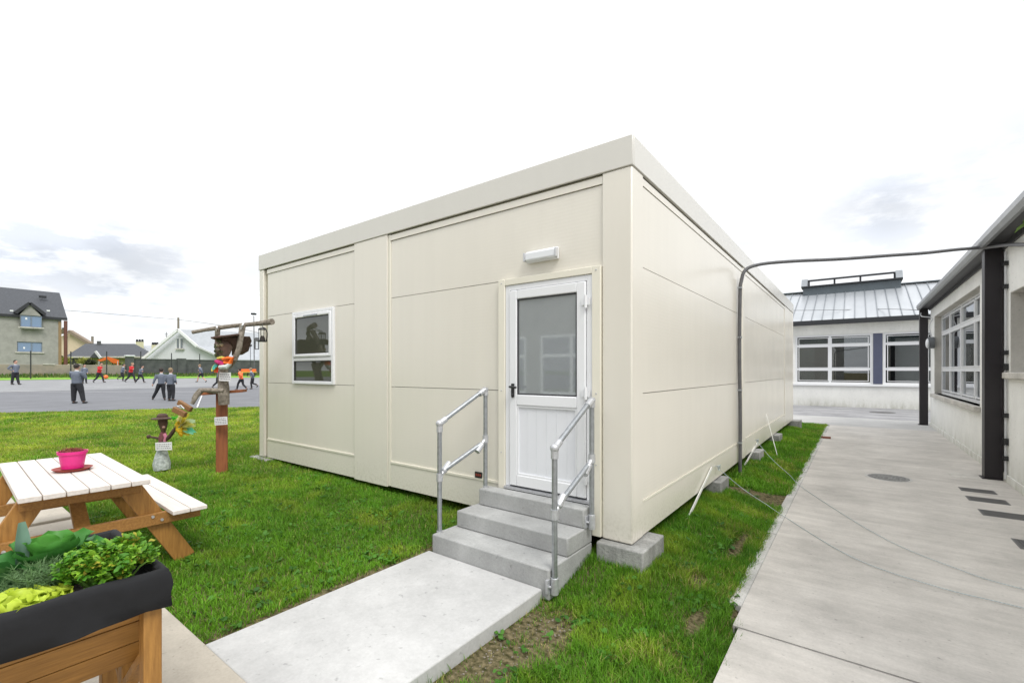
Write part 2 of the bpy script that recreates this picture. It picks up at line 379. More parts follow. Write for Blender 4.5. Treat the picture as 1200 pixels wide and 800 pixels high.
sl = bpy.data.lights.new('sun', 'SUN'); so = bpy.data.objects.new('sun', sl); col.objects.link(so); sl.energy = 2.1; sl.angle = math.radians(22); sl.color = (1,.965,.9)
sd = Vector((math.cos(SUN_EL)*math.cos(SUN_AZ), math.cos(SUN_EL)*math.sin(SUN_AZ), math.sin(SUN_EL)))
so.rotation_euler = sd.to_track_quat('Z', 'Y').to_euler(); so.location = (0,0,30)

# ------------------------------------------------------------------ ground
def lawn_mat():
    m, nt, b = nodes('lawn_ground'); N = nt.nodes; L = nt.links
    g = N.new('ShaderNodeNewGeometry')
    n = N.new('ShaderNodeTexNoise'); n.inputs['Scale'].default_value = .7; n.inputs['Detail'].default_value = 8; L.new(g.outputs['Position'], n.inputs['Vector'])
    n2 = N.new('ShaderNodeTexNoise'); n2.inputs['Scale'].default_value = 30; n2.inputs['Detail'].default_value = 5; L.new(g.outputs['Position'], n2.inputs['Vector'])
    r = N.new('ShaderNodeValToRGB'); e = r.color_ramp.elements; e[0].position = .3; e[0].color = (.05,.13,.012,1); e[1].position = .72; e[1].color = (.17,.26,.028,1)
    a = N.new('ShaderNodeMath'); a.operation = 'ADD'; s1 = N.new('ShaderNodeMath'); s1.operation = 'MULTIPLY'; s1.inputs[1].default_value = .5
    L.new(n2.outputs['Fac'], s1.inputs[0]); s2 = N.new('ShaderNodeMath'); s2.operation = 'MULTIPLY'; s2.inputs[1].default_value = .5; L.new(n.outputs['Fac'], s2.inputs[0])
    L.new(s1.outputs[0], a.inputs[0]); L.new(s2.outputs[0], a.inputs[1]); L.new(a.outputs[0], r.inputs[0])
    # bare soil near the steps and close to the camera
    sx = N.new('ShaderNodeSeparateXYZ'); L.new(g.outputs['Position'], sx.inputs[0])
    mr = N.new('ShaderNodeMapRange'); mr.inputs[1].default_value = -9; mr.inputs[2].default_value = -4.5; L.new(sx.outputs['X'], mr.inputs[0])
    mx = N.new('ShaderNodeMix'); mx.data_type = 'RGBA'; L.new(mr.outputs[0], mx.inputs[0]); L.new(r.outputs[0], mx.inputs[6])
    r2 = N.new('ShaderNodeValToRGB'); e = r2.color_ramp.elements; e[0].position = .32; e[0].color = (.035,.035,.012,1); e[1].position = .7; e[1].color = (.20,.165,.095,1); L.new(n2.outputs['Fac'], r2.inputs[0])
    L.new(r2.outputs[0], mx.inputs[7]); L.new(mx.outputs[2], b.inputs['Base Color']); b.inputs['Roughness'].default_value = .95; b.inputs['Specular IOR Level'].default_value = .1
    bp = N.new('ShaderNodeBump'); bp.inputs['Strength'].default_value = .8; bp.inputs['Distance'].default_value = .03; L.new(n2.outputs['Fac'], bp.inputs['Height']); L.new(bp.outputs[0], b.inputs['Normal'])
    return m
xs = sorted(set([-.8,-.9,-1.0,-1.1,-1.2,-1.3,-1.45,-1.6,-2.6,-3.5,-4.5,-400,-250,-150,-100,-75,-60,-56,-52,-48,-45,-40,-35,-30,-26,-22,-19,-16,-14,-12,-10,-9,-8,-7,-6,-5,-4,-3,-2.2,-1.4,-.74,-.66,0,2,5,20,60,150,400]))
ys = [-400,-150,-60,-20,-8,-4,-2,0,1,2,2.75,2.9,3.0,3.1,3.2,3.3,3.4,3.5,4,6,8,10,14,14.6,14.8,15,15.2,15.4,15.8,15.95,18,24,30,40,60,100,200,400]
mb = MB()
for y in ys:
    for x in xs: mb.v.append((x, y, ter(x, y)))
nx = len(xs)
for j in range(len(ys)-1):
    for i in range(nx-1): a = j*nx+i; mb.f.append((a, a+1, a+nx+1, a+nx))
struct('ground', mb, lawn_mat(), smooth=60, label='grassy ground under the lawn and the yard')
# strip sheets that follow the terrain
def sheet(pts_l, pts_r, lift, steps=14):      # quad strip between two polylines of (x,y)
    mb = MB(); k = len(pts_l)
    for i in range(k):
        for s in range(steps+1):
            t = s/steps; x = pts_l[i][0]*(1-t)+pts_r[i][0]*t; y = pts_l[i][1]*(1-t)+pts_r[i][1]*t
            mb.v.append((x, y, ter(x)+lift))
    for i in range(k-1):
        for s in range(steps): a = i*(steps+1)+s; mb.f.append((a, a+1, a+steps+2, a+steps+1))
    return mb
e0, _ = at_t(0, 484); e1, _ = at_t(300, 477)
sl_ = (e0.x-e1.x)/(e0.y-e1.y)
def ex(y): return e1.x+(y-e1.y)*sl_ if y < 40 else e1.x
Ys = [-30,-10,0,2,5,8,12,18,25,40,60]
struct('playground', sheet([(-52, y) for y in Ys], [(max(min(ex(y), -12), -26), y) for y in Ys], .012, 60), M['asphalt'], label='grey asphalt school playground')
struct('playground_far_band', sheet([(-51.9, y) for y in Ys], [(-33.0-.05*(y), y) for y in Ys], .02, 40), M['asphalt_pale'], label='paler worn asphalt along the far side of the playground')
mk = mat('line_paint', (.62,.62,.62), .7, .2, 5)
def groundline(a, b, wd, steps=12):
    mb = MB(); a = Vector(a); b = Vector(b); d = (b-a); n = Vector((-d.y, d.x, 0)).normalized()*wd/2
    for s in range(steps+1):
        p = a+d*s/steps
        for q in (p-n, p+n): mb.v.append((q.x, q.y, ter(q.x)+.03))
    for s in range(steps): mb.f.append((2*s, 2*s+1, 2*s+3, 2*s+2))
    return mb
pa, _ = at_t(0, 459.5); pb, _ = at_t(240, 459.5)
struct('painted_line', groundline(pa, pb, .10), mk)
pa, _ = at_t(238, 460); pb, _ = at_t(231, 478)
struct('painted_line', groundline(pa, pb, .045), mk)
pa, _ = at_t(110, 453.5); pb, _ = at_t(140, 454.5)
struct('painted_line', groundline(pa, pb, .10), mk)
# path, yard, patio
path = MB().box(-.655, 2.4, 3.315, 17.4, -.15, 0); struct('path', path, M['path'], label='pale brushed concrete path beside the cabin')
path2 = MB().box(-.62, 2.4, -14, 3.30, -.15, -.002); struct('path', path2, M['path'], label='nearest bay of the pale concrete path')
struct('path_joint', MB().box(-.64, 2.4, 3.296, 3.319, -.15, -.009), M['dark'])
struct('yard', MB().box(-14, 2.4, 17.405, 20.6, -.15, -.003), concrete('pale_yard_concrete', (.47,.465,.455), .07, (.35,3.5,1), streak=.8, stain=.2), label='pale concrete yard past the end of the cabin')
struct('yard', MB().box(-14, 6, 20.605, 26.7, -.15, -.006), M['yardfar'], label='worn grey tarmac in front of the far school building')
kb = MB()
y = 3.62
while y < 16.9:
    y2 = min(y+.9, 17.0)
    if not 4.25 < y < 4.5:
        kb.box(-.745+random.uniform(-.006,.006), -.657, y, y2-.012, -.1, .008+random.uniform(-.006,.006))
    y = y2
struct('kerb', kb, M['kerb'], label='thin concrete edging between grass strip and path').modifiers.new('b','BEVEL').width = .006
pm = MB()
for (x0, x1, y0, y1) in ((-2.30,-.95,-3.0,1.035),(-4.2,-2.305,-3.0,1.035),(-6.4,-4.205,-3.0,1.035),(-7.5,-6.405,-3.0,1.035)):
    zt = .098+max(0, (-3.0-x0))*.024
    pm.box(x0, x1, y0, y1, zt-.2, zt)
pm.box(-12, -7.505, -3.0, .74, -.05, .222)
struct('patio', pm, M['patio'], label='buff concrete patio under planter and picnic table').modifiers.new('b','BEVEL').width = .008

# ------------------------------------------------------------------ grass
bare = [(-1.58,2.55,.17,.26),(-1.62,2.1,.14,.25),(-1.76,2.2,.07,.6),(-1.0,3.75,.07,.15),(-.90,4.9,.05,.4),(-3.1,2.0,.06,1.2),(-.85,3.2,.05,.22)]
def fbm(x, y, s, seed):
    r = np.random.default_rng(seed); out = np.zeros_like(x); amp = 1; f = s
    for o in range(4):
        G_ = r.random((64,64)); xi = x*f; yi = y*f; x0 = np.floor(xi).astype(int); y0 = np.floor(yi).astype(int); tx = xi-x0; ty = yi-y0
        tx = tx*tx*(3-2*tx); ty = ty*ty*(3-2*ty); g = lambda a, b: G_[a % 64, b % 64]
        out += amp*(g(x0,y0)*(1-tx)*(1-ty)+g(x0+1,y0)*tx*(1-ty)+g(x0,y0+1)*(1-tx)*ty+g(x0+1,y0+1)*tx*ty); amp *= .5; f *= 2.03
    return out/1.875
def grass(name, label, x0, x1, y0, y1, dens, hgt, wid, dmin, dmax, seedn, extra=None, flat=.0):
    r = np.random.default_rng(seedn); n = int((x1-x0)*(y1-y0)*dens)
    x = r.uniform(x0, x1, n); y = r.uniform(y0, y1, n)
    d = x*FW[0]+y*FW[1]; l = x*RV[0]+y*RV[1]
    px = 600+F*l/np.maximum(d, .1)
    keep = (d > dmin) & (d <= dmax) & (px > -90) & (px < 1260)
    py_ = HZ+F*(CH-0)/np.maximum(d, .1); keep &= py_ < 880
    keep &= ~((x > -3.05) & (x < -1.82) & (y < 3.5))                    # slab and steps
    keep &= ~((x > -7.55) & (y < 1.05) & (x < -1.82)); keep &= ~((y < .76) & (x < -7.4))
    keep &= ~((x > -7.7) & (x < -1.62) & (y > 3.75) & (y < 15.2))        # deep under the cabin
    keep &= (x < -.70) | ((x < -.60) & (y < 3.4))
    keep &= (y < 17.4) & (x > np.clip(e1.x+(y-e1.y)*sl_, -26, -12)+.02)
    f1 = fbm(x+50, y+50, .9, 3); f2 = fbm(x+50, y+50, 3.0, 5)
    th = np.ones(n)
    for (bx, by, rx, ry) in bare:
        q = np.sqrt(((x-bx)/rx)**2+((y-by)/ry)**2)+(f2-.5)*1.3; th = np.minimum(th, np.clip((q-.55)/.6, .03, 1))
    keep &= r.random(n) < th*np.where((x > -1.9) & (y < 6), np.clip(.6+(f2-.30)*4, .5, 1), 1)
    if extra is not None: keep &= extra(x, y, r)
    x = x[keep]; y = y[keep]; f1 = f1[keep]; f2 = f2[keep]; th = th[keep]; n = len(x)
    z = np.interp(x, TXa, TZa)
    sm = lambda t: np.clip(t, 0, 1)**2*(3-2*np.clip(t, 0, 1))
    ba = sm((y-2.75)/.75)*(1-sm((y-14.6)/.8)); bk = np.where(x > -.78, 0, np.where(x > -1.45, .13*ba*sm((-.78-x)/.6), ba*np.where(x > -3, .13, .13-.06*sm((-3-x)/4)))); z = z+bk*np.clip(1-(-9-x)/5, 0, 1)
    clump = .55+.9*fbm(x+9, y+9, 7.0, 8)
    h = hgt*r.uniform(.45, 1.25, n)*clump*np.where(th < .8, .6, 1); wd = wid*r.uniform(.6, 1.3, n)
    a = r.uniform(0, 2*math.pi, n); lean = r.uniform(.15, 1.1, n)+flat; b = a+r.uniform(-1, 1, n)
    dx, dy = np.cos(a), np.sin(a); sx, sy = -np.sin(b), np.cos(b)
    P = np.zeros((n, 5, 3), np.float32)
    for k, (t, ww) in enumerate(((0, 1), (0, -1), (.55, .8), (.55, -.8), (1, 0))):
        off = h*lean*t**1.8*.75
        P[:, k, 0] = x+dx*off+sx*wd*.5*ww; P[:, k, 1] = y+dy*off+sy*wd*.5*ww; P[:, k, 2] = z-.01+h*t*(1-.28*lean*t)
    me = bpy.data.meshes.new(name); me.vertices.add(n*5); me.vertices.foreach_set('co', P.ravel())
    base = np.arange(n)*5
    quads = np.stack([base, base+1, base+3, base+2], 1); tris = np.stack([base+2, base+3, base+4], 1)
    loops = np.concatenate([quads, tris], 1).ravel(); me.loops.add(len(loops)); me.loops.foreach_set('vertex_index', loops.astype(np.int32))
    st = np.stack([np.arange(n)*7, np.arange(n)*7+4], 1).ravel(); tot = np.tile([4, 3], n)
    me.polygons.add(2*n); me.polygons.foreach_set('loop_start', st.astype(np.int32)); me.polygons.foreach_set('loop_total', tot.astype(np.int32))
    me.update(calc_edges=True)
    # colour: lush dark green by the cabin, yellower far out and in worn places
    far = np.clip((-x-5.0)/6, 0, 1)
    A = np.array([.062,.185,.012]); B = np.array([.17,.38,.020]); C = np.array([.40,.48,.045]); Y = np.array([.45,.40,.14])
    t1 = np.clip(r.random(n)*.55+f1*.75-.12, 0, 1)[:, None]; c = A*(1-t1)+B*t1
    t2 = np.clip(.5*np.clip((f2-.5)*3, 0, .8)*(1-far)+far*(.45+.9*(f1-.3))+(f2-.62)*1.2*(.2+far), 0, 1)[:, None]; c = c*(1-t2)+C*t2
    pdry = .025+.14*far+np.where(th < .9, .25, 0)+np.where((x > -1.15) & (f2 > .55), .14, 0)
    dry = (r.random(n) < pdry)[:, None]; c = np.where(dry, Y*r.uniform(.6, 1.1, (n,1)), c)
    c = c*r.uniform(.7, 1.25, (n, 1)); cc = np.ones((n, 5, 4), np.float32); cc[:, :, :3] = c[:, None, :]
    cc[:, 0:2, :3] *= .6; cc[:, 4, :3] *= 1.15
    at = me.color_attributes.new('Col', 'FLOAT_COLOR', 'POINT'); at.data.foreach_set('color', cc.ravel())
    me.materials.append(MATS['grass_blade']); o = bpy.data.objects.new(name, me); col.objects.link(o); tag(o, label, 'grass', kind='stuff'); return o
vcol_mat('grass_blade', .55, .3, .2)
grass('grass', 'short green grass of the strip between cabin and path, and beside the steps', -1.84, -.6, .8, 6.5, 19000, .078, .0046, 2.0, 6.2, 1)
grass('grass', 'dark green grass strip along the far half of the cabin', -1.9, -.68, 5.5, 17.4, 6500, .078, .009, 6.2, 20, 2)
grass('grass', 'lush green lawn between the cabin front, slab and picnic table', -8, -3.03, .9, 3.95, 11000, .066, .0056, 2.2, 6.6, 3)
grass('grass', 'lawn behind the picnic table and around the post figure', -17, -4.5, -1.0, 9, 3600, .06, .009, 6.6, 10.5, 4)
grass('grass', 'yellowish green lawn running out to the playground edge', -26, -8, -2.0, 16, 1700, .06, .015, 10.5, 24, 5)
# the green verge beyond the playground
def blades(name, n, sampler, hgt, wid, cols, seedn, m='grass_blade'):
    pass
# weeds: low round leaves in the strip and lawn
def weeds(name, label, n, x0, x1, y0, y1, seedn):
    r = random.Random(seedn); mb = MB(); cs = []
    for _ in range(n):
        x = r.uniform(x0, x1); y = r.uniform(y0, y1)
        if x > -3.08 and x < -1.8 and y < 3.5: continue
        if x > -7.6 and y < 1.07 and x < -1.8: continue
        if x < -1.45 and y > 3.6: continue
        c = [(.055,.17,.014),(.08,.22,.025),(.04,.13,.015)][r.randrange(3)]
        for k in range(r.randint(4, 8)):
            a = r.uniform(0, 6.28); rr = r.uniform(.012,.05); s = r.uniform(.008,.018); zz = ter(x, y)+r.uniform(.015,.04)
            cx = x+rr*math.cos(a); cy = y+rr*math.sin(a); n0 = len(mb.v); ti = r.uniform(-.6,.6); tj = r.uniform(-.6,.6)
            for q in range(6):
                b = q*math.pi/3; ux = s*math.cos(b)*1.25; uy = s*math.sin(b); mb.v.append((cx+ux*math.cos(a)-uy*math.sin(a), cy+ux*math.sin(a)+uy*math.cos(a), zz+ux*ti+uy*tj)); cs.append((*c, 1))
            mb.f.append(tuple(range(n0, n0+6)))
    o = obj(name, mb, MATS['grass_blade'], origin=(0,0,0), smooth=0)
    at = o.data.color_attributes.new('Col', 'FLOAT_COLOR', 'POINT'); at.data.foreach_set('color', np.array(cs, np.float32).ravel())
    return tag(o, label, 'weeds', kind='stuff')
weeds('clover', 'small clover and weed leaves in the grass strip beside the steps', 190, -1.8, -.72, 1.0, 7, 11)
weeds('clover', 'clover leaves scattered in the lawn near the cabin front', 260, -6.5, -3.05, 1.08, 3.5, 12)
# small stones in the bare patches
mb = MB(); r = random.Random(5)
for _ in range(190):
    b = r.choice(bare[:4]); x = r.gauss(b[0], b[2]*.55); y = r.gauss(b[1], b[3]*.55)
    if x < -1.80 or x > -.8: continue
    s = r.uniform(.003,.008); mb.ball((x, y, ter(x)+s*.4), (s*r.uniform(.8,1.4), s, s*.6), 6, 4)
o = obj('gravel', mb, mat('pebble', (.20,.175,.14), .9, .3, 40), origin=(0,0,0)); tag(o, 'small pale stones on the bare soil beside the slab', 'stones', kind='stuff')

# ------------------------------------------------------------------ the cabin
CX, CY = -1.436, 3.51; LX = -7.87; RY = 15.3; ZB, ZT = .29, 3.59; FB = 3.345
cab = thing('portable_cabin', 'cream flat-roofed portable classroom cabin with ribbed steel panels', 'portable building', (-4.65, 9.4, .29))
# outer shell sits 30 mm behind the frame
obj('base_frame', MB().box(LX+.05, CX-.05, CY+.05, RY-.05, ZB+.02, ZB+.16), M['dark'], cab)
obj('roof', MB().box(LX+.02, CX-.02, CY+.02, RY-.02, FB+.06, ZT-.03), M['cream'], cab)
fa = MB()
fa.box(LX-.008, CX+.008, CY-.009, CY+.02, FB, ZT); fa.box(CX-.02, CX+.009, CY+.021, RY+.012, FB, ZT)
fa.box(LX-.014, LX+.02, CY+.021, RY+.012, FB, ZT); fa.box(LX+.021, CX-.021, RY-.02, RY+.014, FB, ZT)
obj('roof_fascia', fa, weathered('fascia_cream_shaded', (.62,.605,.56)), cab, bevel=.006)  # same cream steel as the walls, its greyer shaded tone put into the colour
for (x0, x1, y0, y1) in ((LX, LX+.15, CY, CY+.15), (CX-.264, CX, CY, CY+.244), (CX-.15, CX, RY-.20, RY), (LX, LX+.15, RY-.15, RY)):
    obj('corner_post', MB().box(x0, x1, y0, y1, ZB, FB-.002), M['cream'], cab, bevel=.012)
obj('middle_post', MB().box(-5.217, -4.54, CY, CY+.1, ZB-.005, FB-.002), M['cream'], cab, bevel=.006)
obj('middle_post', MB().box(-4.535, -4.49, CY+.012, CY+.1, ZB+.01, FB-.01), M['trimlite'], cab, bevel=.004)
obj('middle_post', MB().box(CX-.1, CX, 8.02, 8.22, ZB-.005, FB-.002), M['cream'], cab, bevel=.012)
obj('middle_post', MB().box(CX-.1, CX-.012, 8.225, 8.27, ZB, FB-.01), M['trimlite'], cab, bevel=.004)
REC = .022
def bay_front(x0, x1, hole=None):
    # three ribbed tiers with seams between, a plain skirt below
    tiers = [(.60,1.497),(1.503,2.567),(2.573,3.255)]
    for (z0, z1) in tiers:
        mb = MB(); h = []
        if hole: h = [(hole[0], hole[1], max(z0, hole[2]), min(z1, hole[3]))] if hole[3] > z0 and hole[2] < z1 else []
        wall_mb(mb, 'y', CY+REC, CY+.08, x0, x1, z0, z1, h)
        for k in range(0, len(mb.v), 8):
            q = MB(); q.v = mb.v[k:k+8]; q.f = [tuple(i-k for i in f) for f in mb.f[k//8*6:k//8*6+6]]; obj('ribbed_panel', q, M['creamrib'], cab, smooth=0)
    mb = MB(); wall_mb(mb, 'y', CY+REC-.006, CY+.07, x0, x1, ZB+.008, .578, [(hole[0], hole[1], ZB+.008, .578)] if hole and hole[2] < .5 else []); 
    for k in range(0, len(mb.v), 8):
        q = MB(); q.v = mb.v[k:k+8]; q.f = [tuple(i-k for i in f) for f in mb.f[k//8*6:k//8*6+6]]; obj('skirt', q, M['cream'], cab)
    if hole and hole[2] < .6:
        obj('skirt_trim', MB().box(x0, hole[0], CY+REC-.014, CY+.02+REC, .578, .600), M['trimlite'], cab)
        obj('skirt_trim', MB().box(hole[1], x1, CY+REC-.014, CY+.02+REC, .578, .600), M['trimlite'], cab)
    else: obj('skirt_trim', MB().box(x0, x1, CY+REC-.014, CY+.02+REC, .578, .600), M['trimlite'], cab)
    obj('panel_backing', wall_mb(MB(), 'y', CY+.082, CY+.10, x0, x1, ZB+.1, FB, [(hole[0]+.002, hole[1]-.002, hole[2]+.002, hole[3]-.002)] if hole else []), M['dark'], cab)
    hd = MB().box(x0, x1, CY+REC-.012, CY+.05, 3.262, 3.325); obj('head_trim', hd, M['cream'], cab)
    obj('head_gap', MB().box(x0, x1, CY+.028, CY+.06, 3.326, FB), M['gap'], cab)
WIN = (-6.786,-5.689,1.50,2.565)
bay_front(-7.62, -5.218, (WIN[0]+.01, WIN[1]-.01, WIN[2]+.01, WIN[3]-.01))
obj('post_gap', MB().box(-7.72, -7.621, CY+.045, CY+.08, ZB+.02, FB), M['gap'], cab)
bay_front(-4.488, CX-.265, (-2.785,-1.712,ZB+.01,2.57))
def bay_side(y0, y1, yl0=None):
    for (z0, z1) in [(.60,1.497),(1.503,2.567),(2.573,3.255)]:
        obj('ribbed_panel', MB().box(CX-.08, CX-REC*.6, y0, y1, z0, z1), M['creamrib'], cab, smooth=0)
    obj('skirt', MB().box(CX-.07, CX-REC*.6+.005, y0, y1, ZB+.008, .578), M['cream'], cab)
    obj('skirt_trim', MB().box(CX-.06, CX-REC*.6+.010, y0, y1, .578, .596), M['trimlite'], cab)
    obj('panel_backing', MB().box(CX-.1, CX-.082, y0, y1, ZB+.1, FB), M['dark'], cab)
    obj('head_trim', MB().box(CX-.06, CX-REC*.6+.006, y0, y1, 3.262, 3.322), M['cream'], cab)
    obj('head_gap', MB().box(CX-.06, CX-.026, y0, y1, 3.323, FB), M['gap'], cab)
bay_side(CY+.245, 8.018); bay_side(8.272, 13.4)
obj('side_panel', MB().box(CX-.08, CX-.004, 13.402, RY-.202, ZB+.004, FB-.003), M['cream'], cab)
obj('rear_wall', MB().box(LX+.151, CX-.151, RY-.10, RY-.02, ZB+.01, FB), M['cream'], cab)
obj('left_wall', MB().box(LX+.01, LX+.08, CY+.151, RY-.151, ZB+.01, FB), M['cream'], cab)
# window
wf = MB(); x0, x1, z0, z1 = WIN; yo = CY-.012
def frame_y(mb, x0, x1, z0, z1, y0, y1, t):
    mb.box(x0, x0+t, y0, y1, z0, z1); mb.box(x1-t, x1, y0, y1, z0, z1); mb.box(x0+t, x1-t, y0, y1, z1-t, z1); mb.box(x0+t, x1-t, y0, y1, z0, z0+t); return mb
frame_y(wf, x0, x1, z0, z1, yo, yo+.07, .045); zm = 1.865
wf.box(x0+.045, x1-.045, yo+.004, yo+.066, zm-.03, zm+.025)
wfo = obj('window_frame', wf, M['pvc'], cab, bevel=.006)
frame_y(s_ := MB(), x0+.047, x1-.047, zm+.027, z1-.047, yo-.012, yo+.05, .046)
obj('opening_sash', s_, M['pvc'], wfo, bevel=.01)
obj('pane', MB().box(x0+.092, x1-.092, yo+.012, yo+.02, zm+.072, z1-.092), GLW, wfo)
obj('pane', MB().box(x0+.045, x1-.045, yo+.022, yo+.03, z0+.045, zm-.03), GLW, wfo)
frame_y(s_ := MB(), x0+.0925, x1-.0925, zm+.0725, z1-.0925, yo+.002, yo+.012, .01); obj('gasket', s_, M['gasket'], wfo)
frame_y(s_ := MB(), x0+.0451, x1-.0451, z0+.0451, zm-.0301, yo+.006, yo+.021, .01); obj('gasket', s_, M['gasket'], wfo)
obj('trickle_vent', MB().box(x0+.36, x0+.72, yo-.022, yo-.0125, z1-.085, z1-.066), M['galv'], wfo)
# door
dt = MB(); dt.box(-2.80, -2.72, CY-.018, CY+.03, .30, 2.575).box(-1.785+.0, -1.705, CY-.018, CY+.03, .30, 2.575).box(-2.72, -1.785, CY-.018, CY+.03, 2.515, 2.575)
obj('door_trim', dt, M['trimlite'], cab, bevel=.004)
for x in (-2.76, -1.745):
    for z in (.9, 1.5, 2.54): obj('trim_screw', MB().ball((x, CY-.02, z), (.007,.004,.007), 8, 5), M['galv_lite'], cab)
df = MB(); df.box(-2.718, -2.665, CY-.006, CY+.06, .585, 2.513).box(-1.84, -1.787, CY-.006, CY+.06, .585, 2.513).box(-2.665, -1.84, CY-.006, CY+.06, 2.462, 2.513)
obj('door_frame', df, M['pvc'], cab, bevel=.004)
door = MB(); dx0, dx1 = -2.660, -1.845; dz0, dz1 = .60, 2.457; y0, y1 = CY-.022, CY+.045; t = .085
door.box(dx0, dx0+t, y0, y1, dz0, dz1).box(dx1-t, dx1, y0, y1, dz0, dz1).box(dx0+t, dx1-t, y0, y1, dz1-t, dz1).box(dx0+t, dx1-t, y0, y1, dz0, dz0+.105).box(dx0+t, dx1-t, y0, y1, 1.365, 1.465)
dr = obj('door', door, M['pvc'], cab, bevel=.008)
pl = MB(); k0 = dx0+t; pw = (dx1-dx0-2*t)/6
for i in range(6): pl.box(k0+i*pw+.0006, k0+(i+1)*pw-.0006, CY+.0, CY+.02, dz0+.105, 1.365)
obj('panel', pl, M['pvc_panel'], dr)
frame_y(s_ := MB(), dx0+t+.001, dx1-t-.001, dz0+.106, 1.364, y0+.008, CY+.002, .016); obj('bead', s_, M['pvc'], dr)
obj('pane', MB().box(dx0+t+.002, dx1-t-.002, CY+.0, CY+.008, 1.467, dz1-t-.002), GLD, dr)
frame_y(s_ := MB(), dx0+t+.001, dx1-t-.001, 1.466, dz1-t-.001, CY-.010, CY-.001, .012); obj('gasket', s_, M['gasket'], dr)
hn = MB().box(dx0+.028, dx0+.062, y0-.010, y0, 1.44, 1.57); hn.tube([(dx0+.045, y0-.008, 1.54), (dx0+.045, y0-.055, 1.54), (dx0+.06, y0-.062, 1.54), (dx0+.125, y0-.060, 1.535)], .011, 10); hn.ball((dx0+.045, y0-.012, 1.455), (.014,.008,.02), 10, 6)
obj('handle', hn, M['black'], dr, bevel=.002)
for z in (2.28, 1.50, .78):
    h = MB().box(dx1-.03, dx1+.045, y0-.014, y0-.001, z-.03, z+.03); h.tube([(dx1+.012, y0-.016, z-.055), (dx1+.012, y0-.016, z+.055)], .012, 10); obj('hinge', h, M['pvc'], dr)
obj('threshold', MB().box(-2.718, -1.787, CY-.035, CY+.06, .562, .584), M['galv_lite'], cab)
# label plate
pp = obj('maker_plate', MB().box(-3.125, -3.035, CY+.004, CY+.015, .60, .66), M['black'], cab)
ltr = MB()
for i in range(3): ltr.box(-3.112+i*.026, -3.095+i*.026, CY+.002, CY+.0045, .618, .642)
obj('plate_print', ltr, M['terracotta'], pp)
# wall light: boxed bulkhead
wl = thing('wall_light', 'white rectangular bulkhead light above the cabin door', 'wall light', (-2.29, CY, 2.74))
lf = M['pvc']; obj('housing', MB().box(-2.465, -2.125, CY-.022, CY+.018, 2.695, 2.80), lf, wl, bevel=.006)
obj('diffuser', MB().prism([(-2.455, CY-.023, 2.795), (-2.455, CY-.055, 2.778), (-2.455, CY-.055, 2.712), (-2.455, CY-.023, 2.70)], (.32,0,0)), mat('opal_diffuser', (.74,.76,.79), .3, .02), wl, bevel=.008)
for x in (-2.466, -2.124): obj('end_clip', MB().box(x-.009, x+.009, CY-.058, CY-.023, 2.705, 2.785), M['silver'], wl, bevel=.003)

# pads the cabin stands on
def pad(x0, x1, y0, y1, z1, label):
    o = obj('foundation_pad', MB().box(x0, x1, y0, y1, -.1, z1), M['pad'], bevel=.012); tag(o, label, 'concrete pad', 'concrete pads under the cabin')
pad(-1.715, -1.315, 3.43, 3.92, ZB-.006, 'large concrete block pad under the nearest cabin corner')
pad(-1.75, -1.36, 6.20, 6.65, ZB-.012, 'concrete pad showing under the cabin side beside the first strap')
pad(-1.75, -1.33, 8.9, 9.35, ZB-.012, 'pale concrete pad under the cabin side just past the middle post')
pad(-1.75, -1.33, 11.5, 11.95, ZB-.012, 'small concrete pad under the cabin side past the last strap')
pad(-1.75, -1.25, 15.05, 15.6, ZB-.006, 'farthest concrete pad under the far end of the cabin side')
pad(-8.05, -7.45, 3.42, 3.9, ZB-.006, 'thin concrete pad under the left front corner of the cabin')
pad(-5.05, -4.6, 3.75, 4.2, ZB-.012, 'concrete pad in shadow under the middle of the cabin front')

# steps
st = thing('concrete_steps', 'three cast concrete steps up to the cabin door', 'steps', (-2.4, 3.1, .09))
for (xa, y0, z1) in ((-2.995, 2.80, .25), (-2.955, 3.07, .40), (-2.91, 3.33, .558)):
    pts = [(xa, y0), (-1.775, y0), (-1.775, 3.478), (xa, 3.478)]
    zb = {.25:.02, .40:.2505, .558:.4005}[z1]
    mb = MB(); mb.box(xa, -1.775, y0, 3.478, zb, z1)
    obj('step', mb, M['step'], st, bevel=.012)
slab = MB().box(-3.03, -1.83, 1.045, 2.797, -.12, .10)
o = obj('slab_path', slab, M['slab'], bevel=.01, origin=(0,0,0)); o.name = 'footpath'; o['kind'] = 'structure'; o['label'] = 'smooth pale concrete slab leading to the steps'

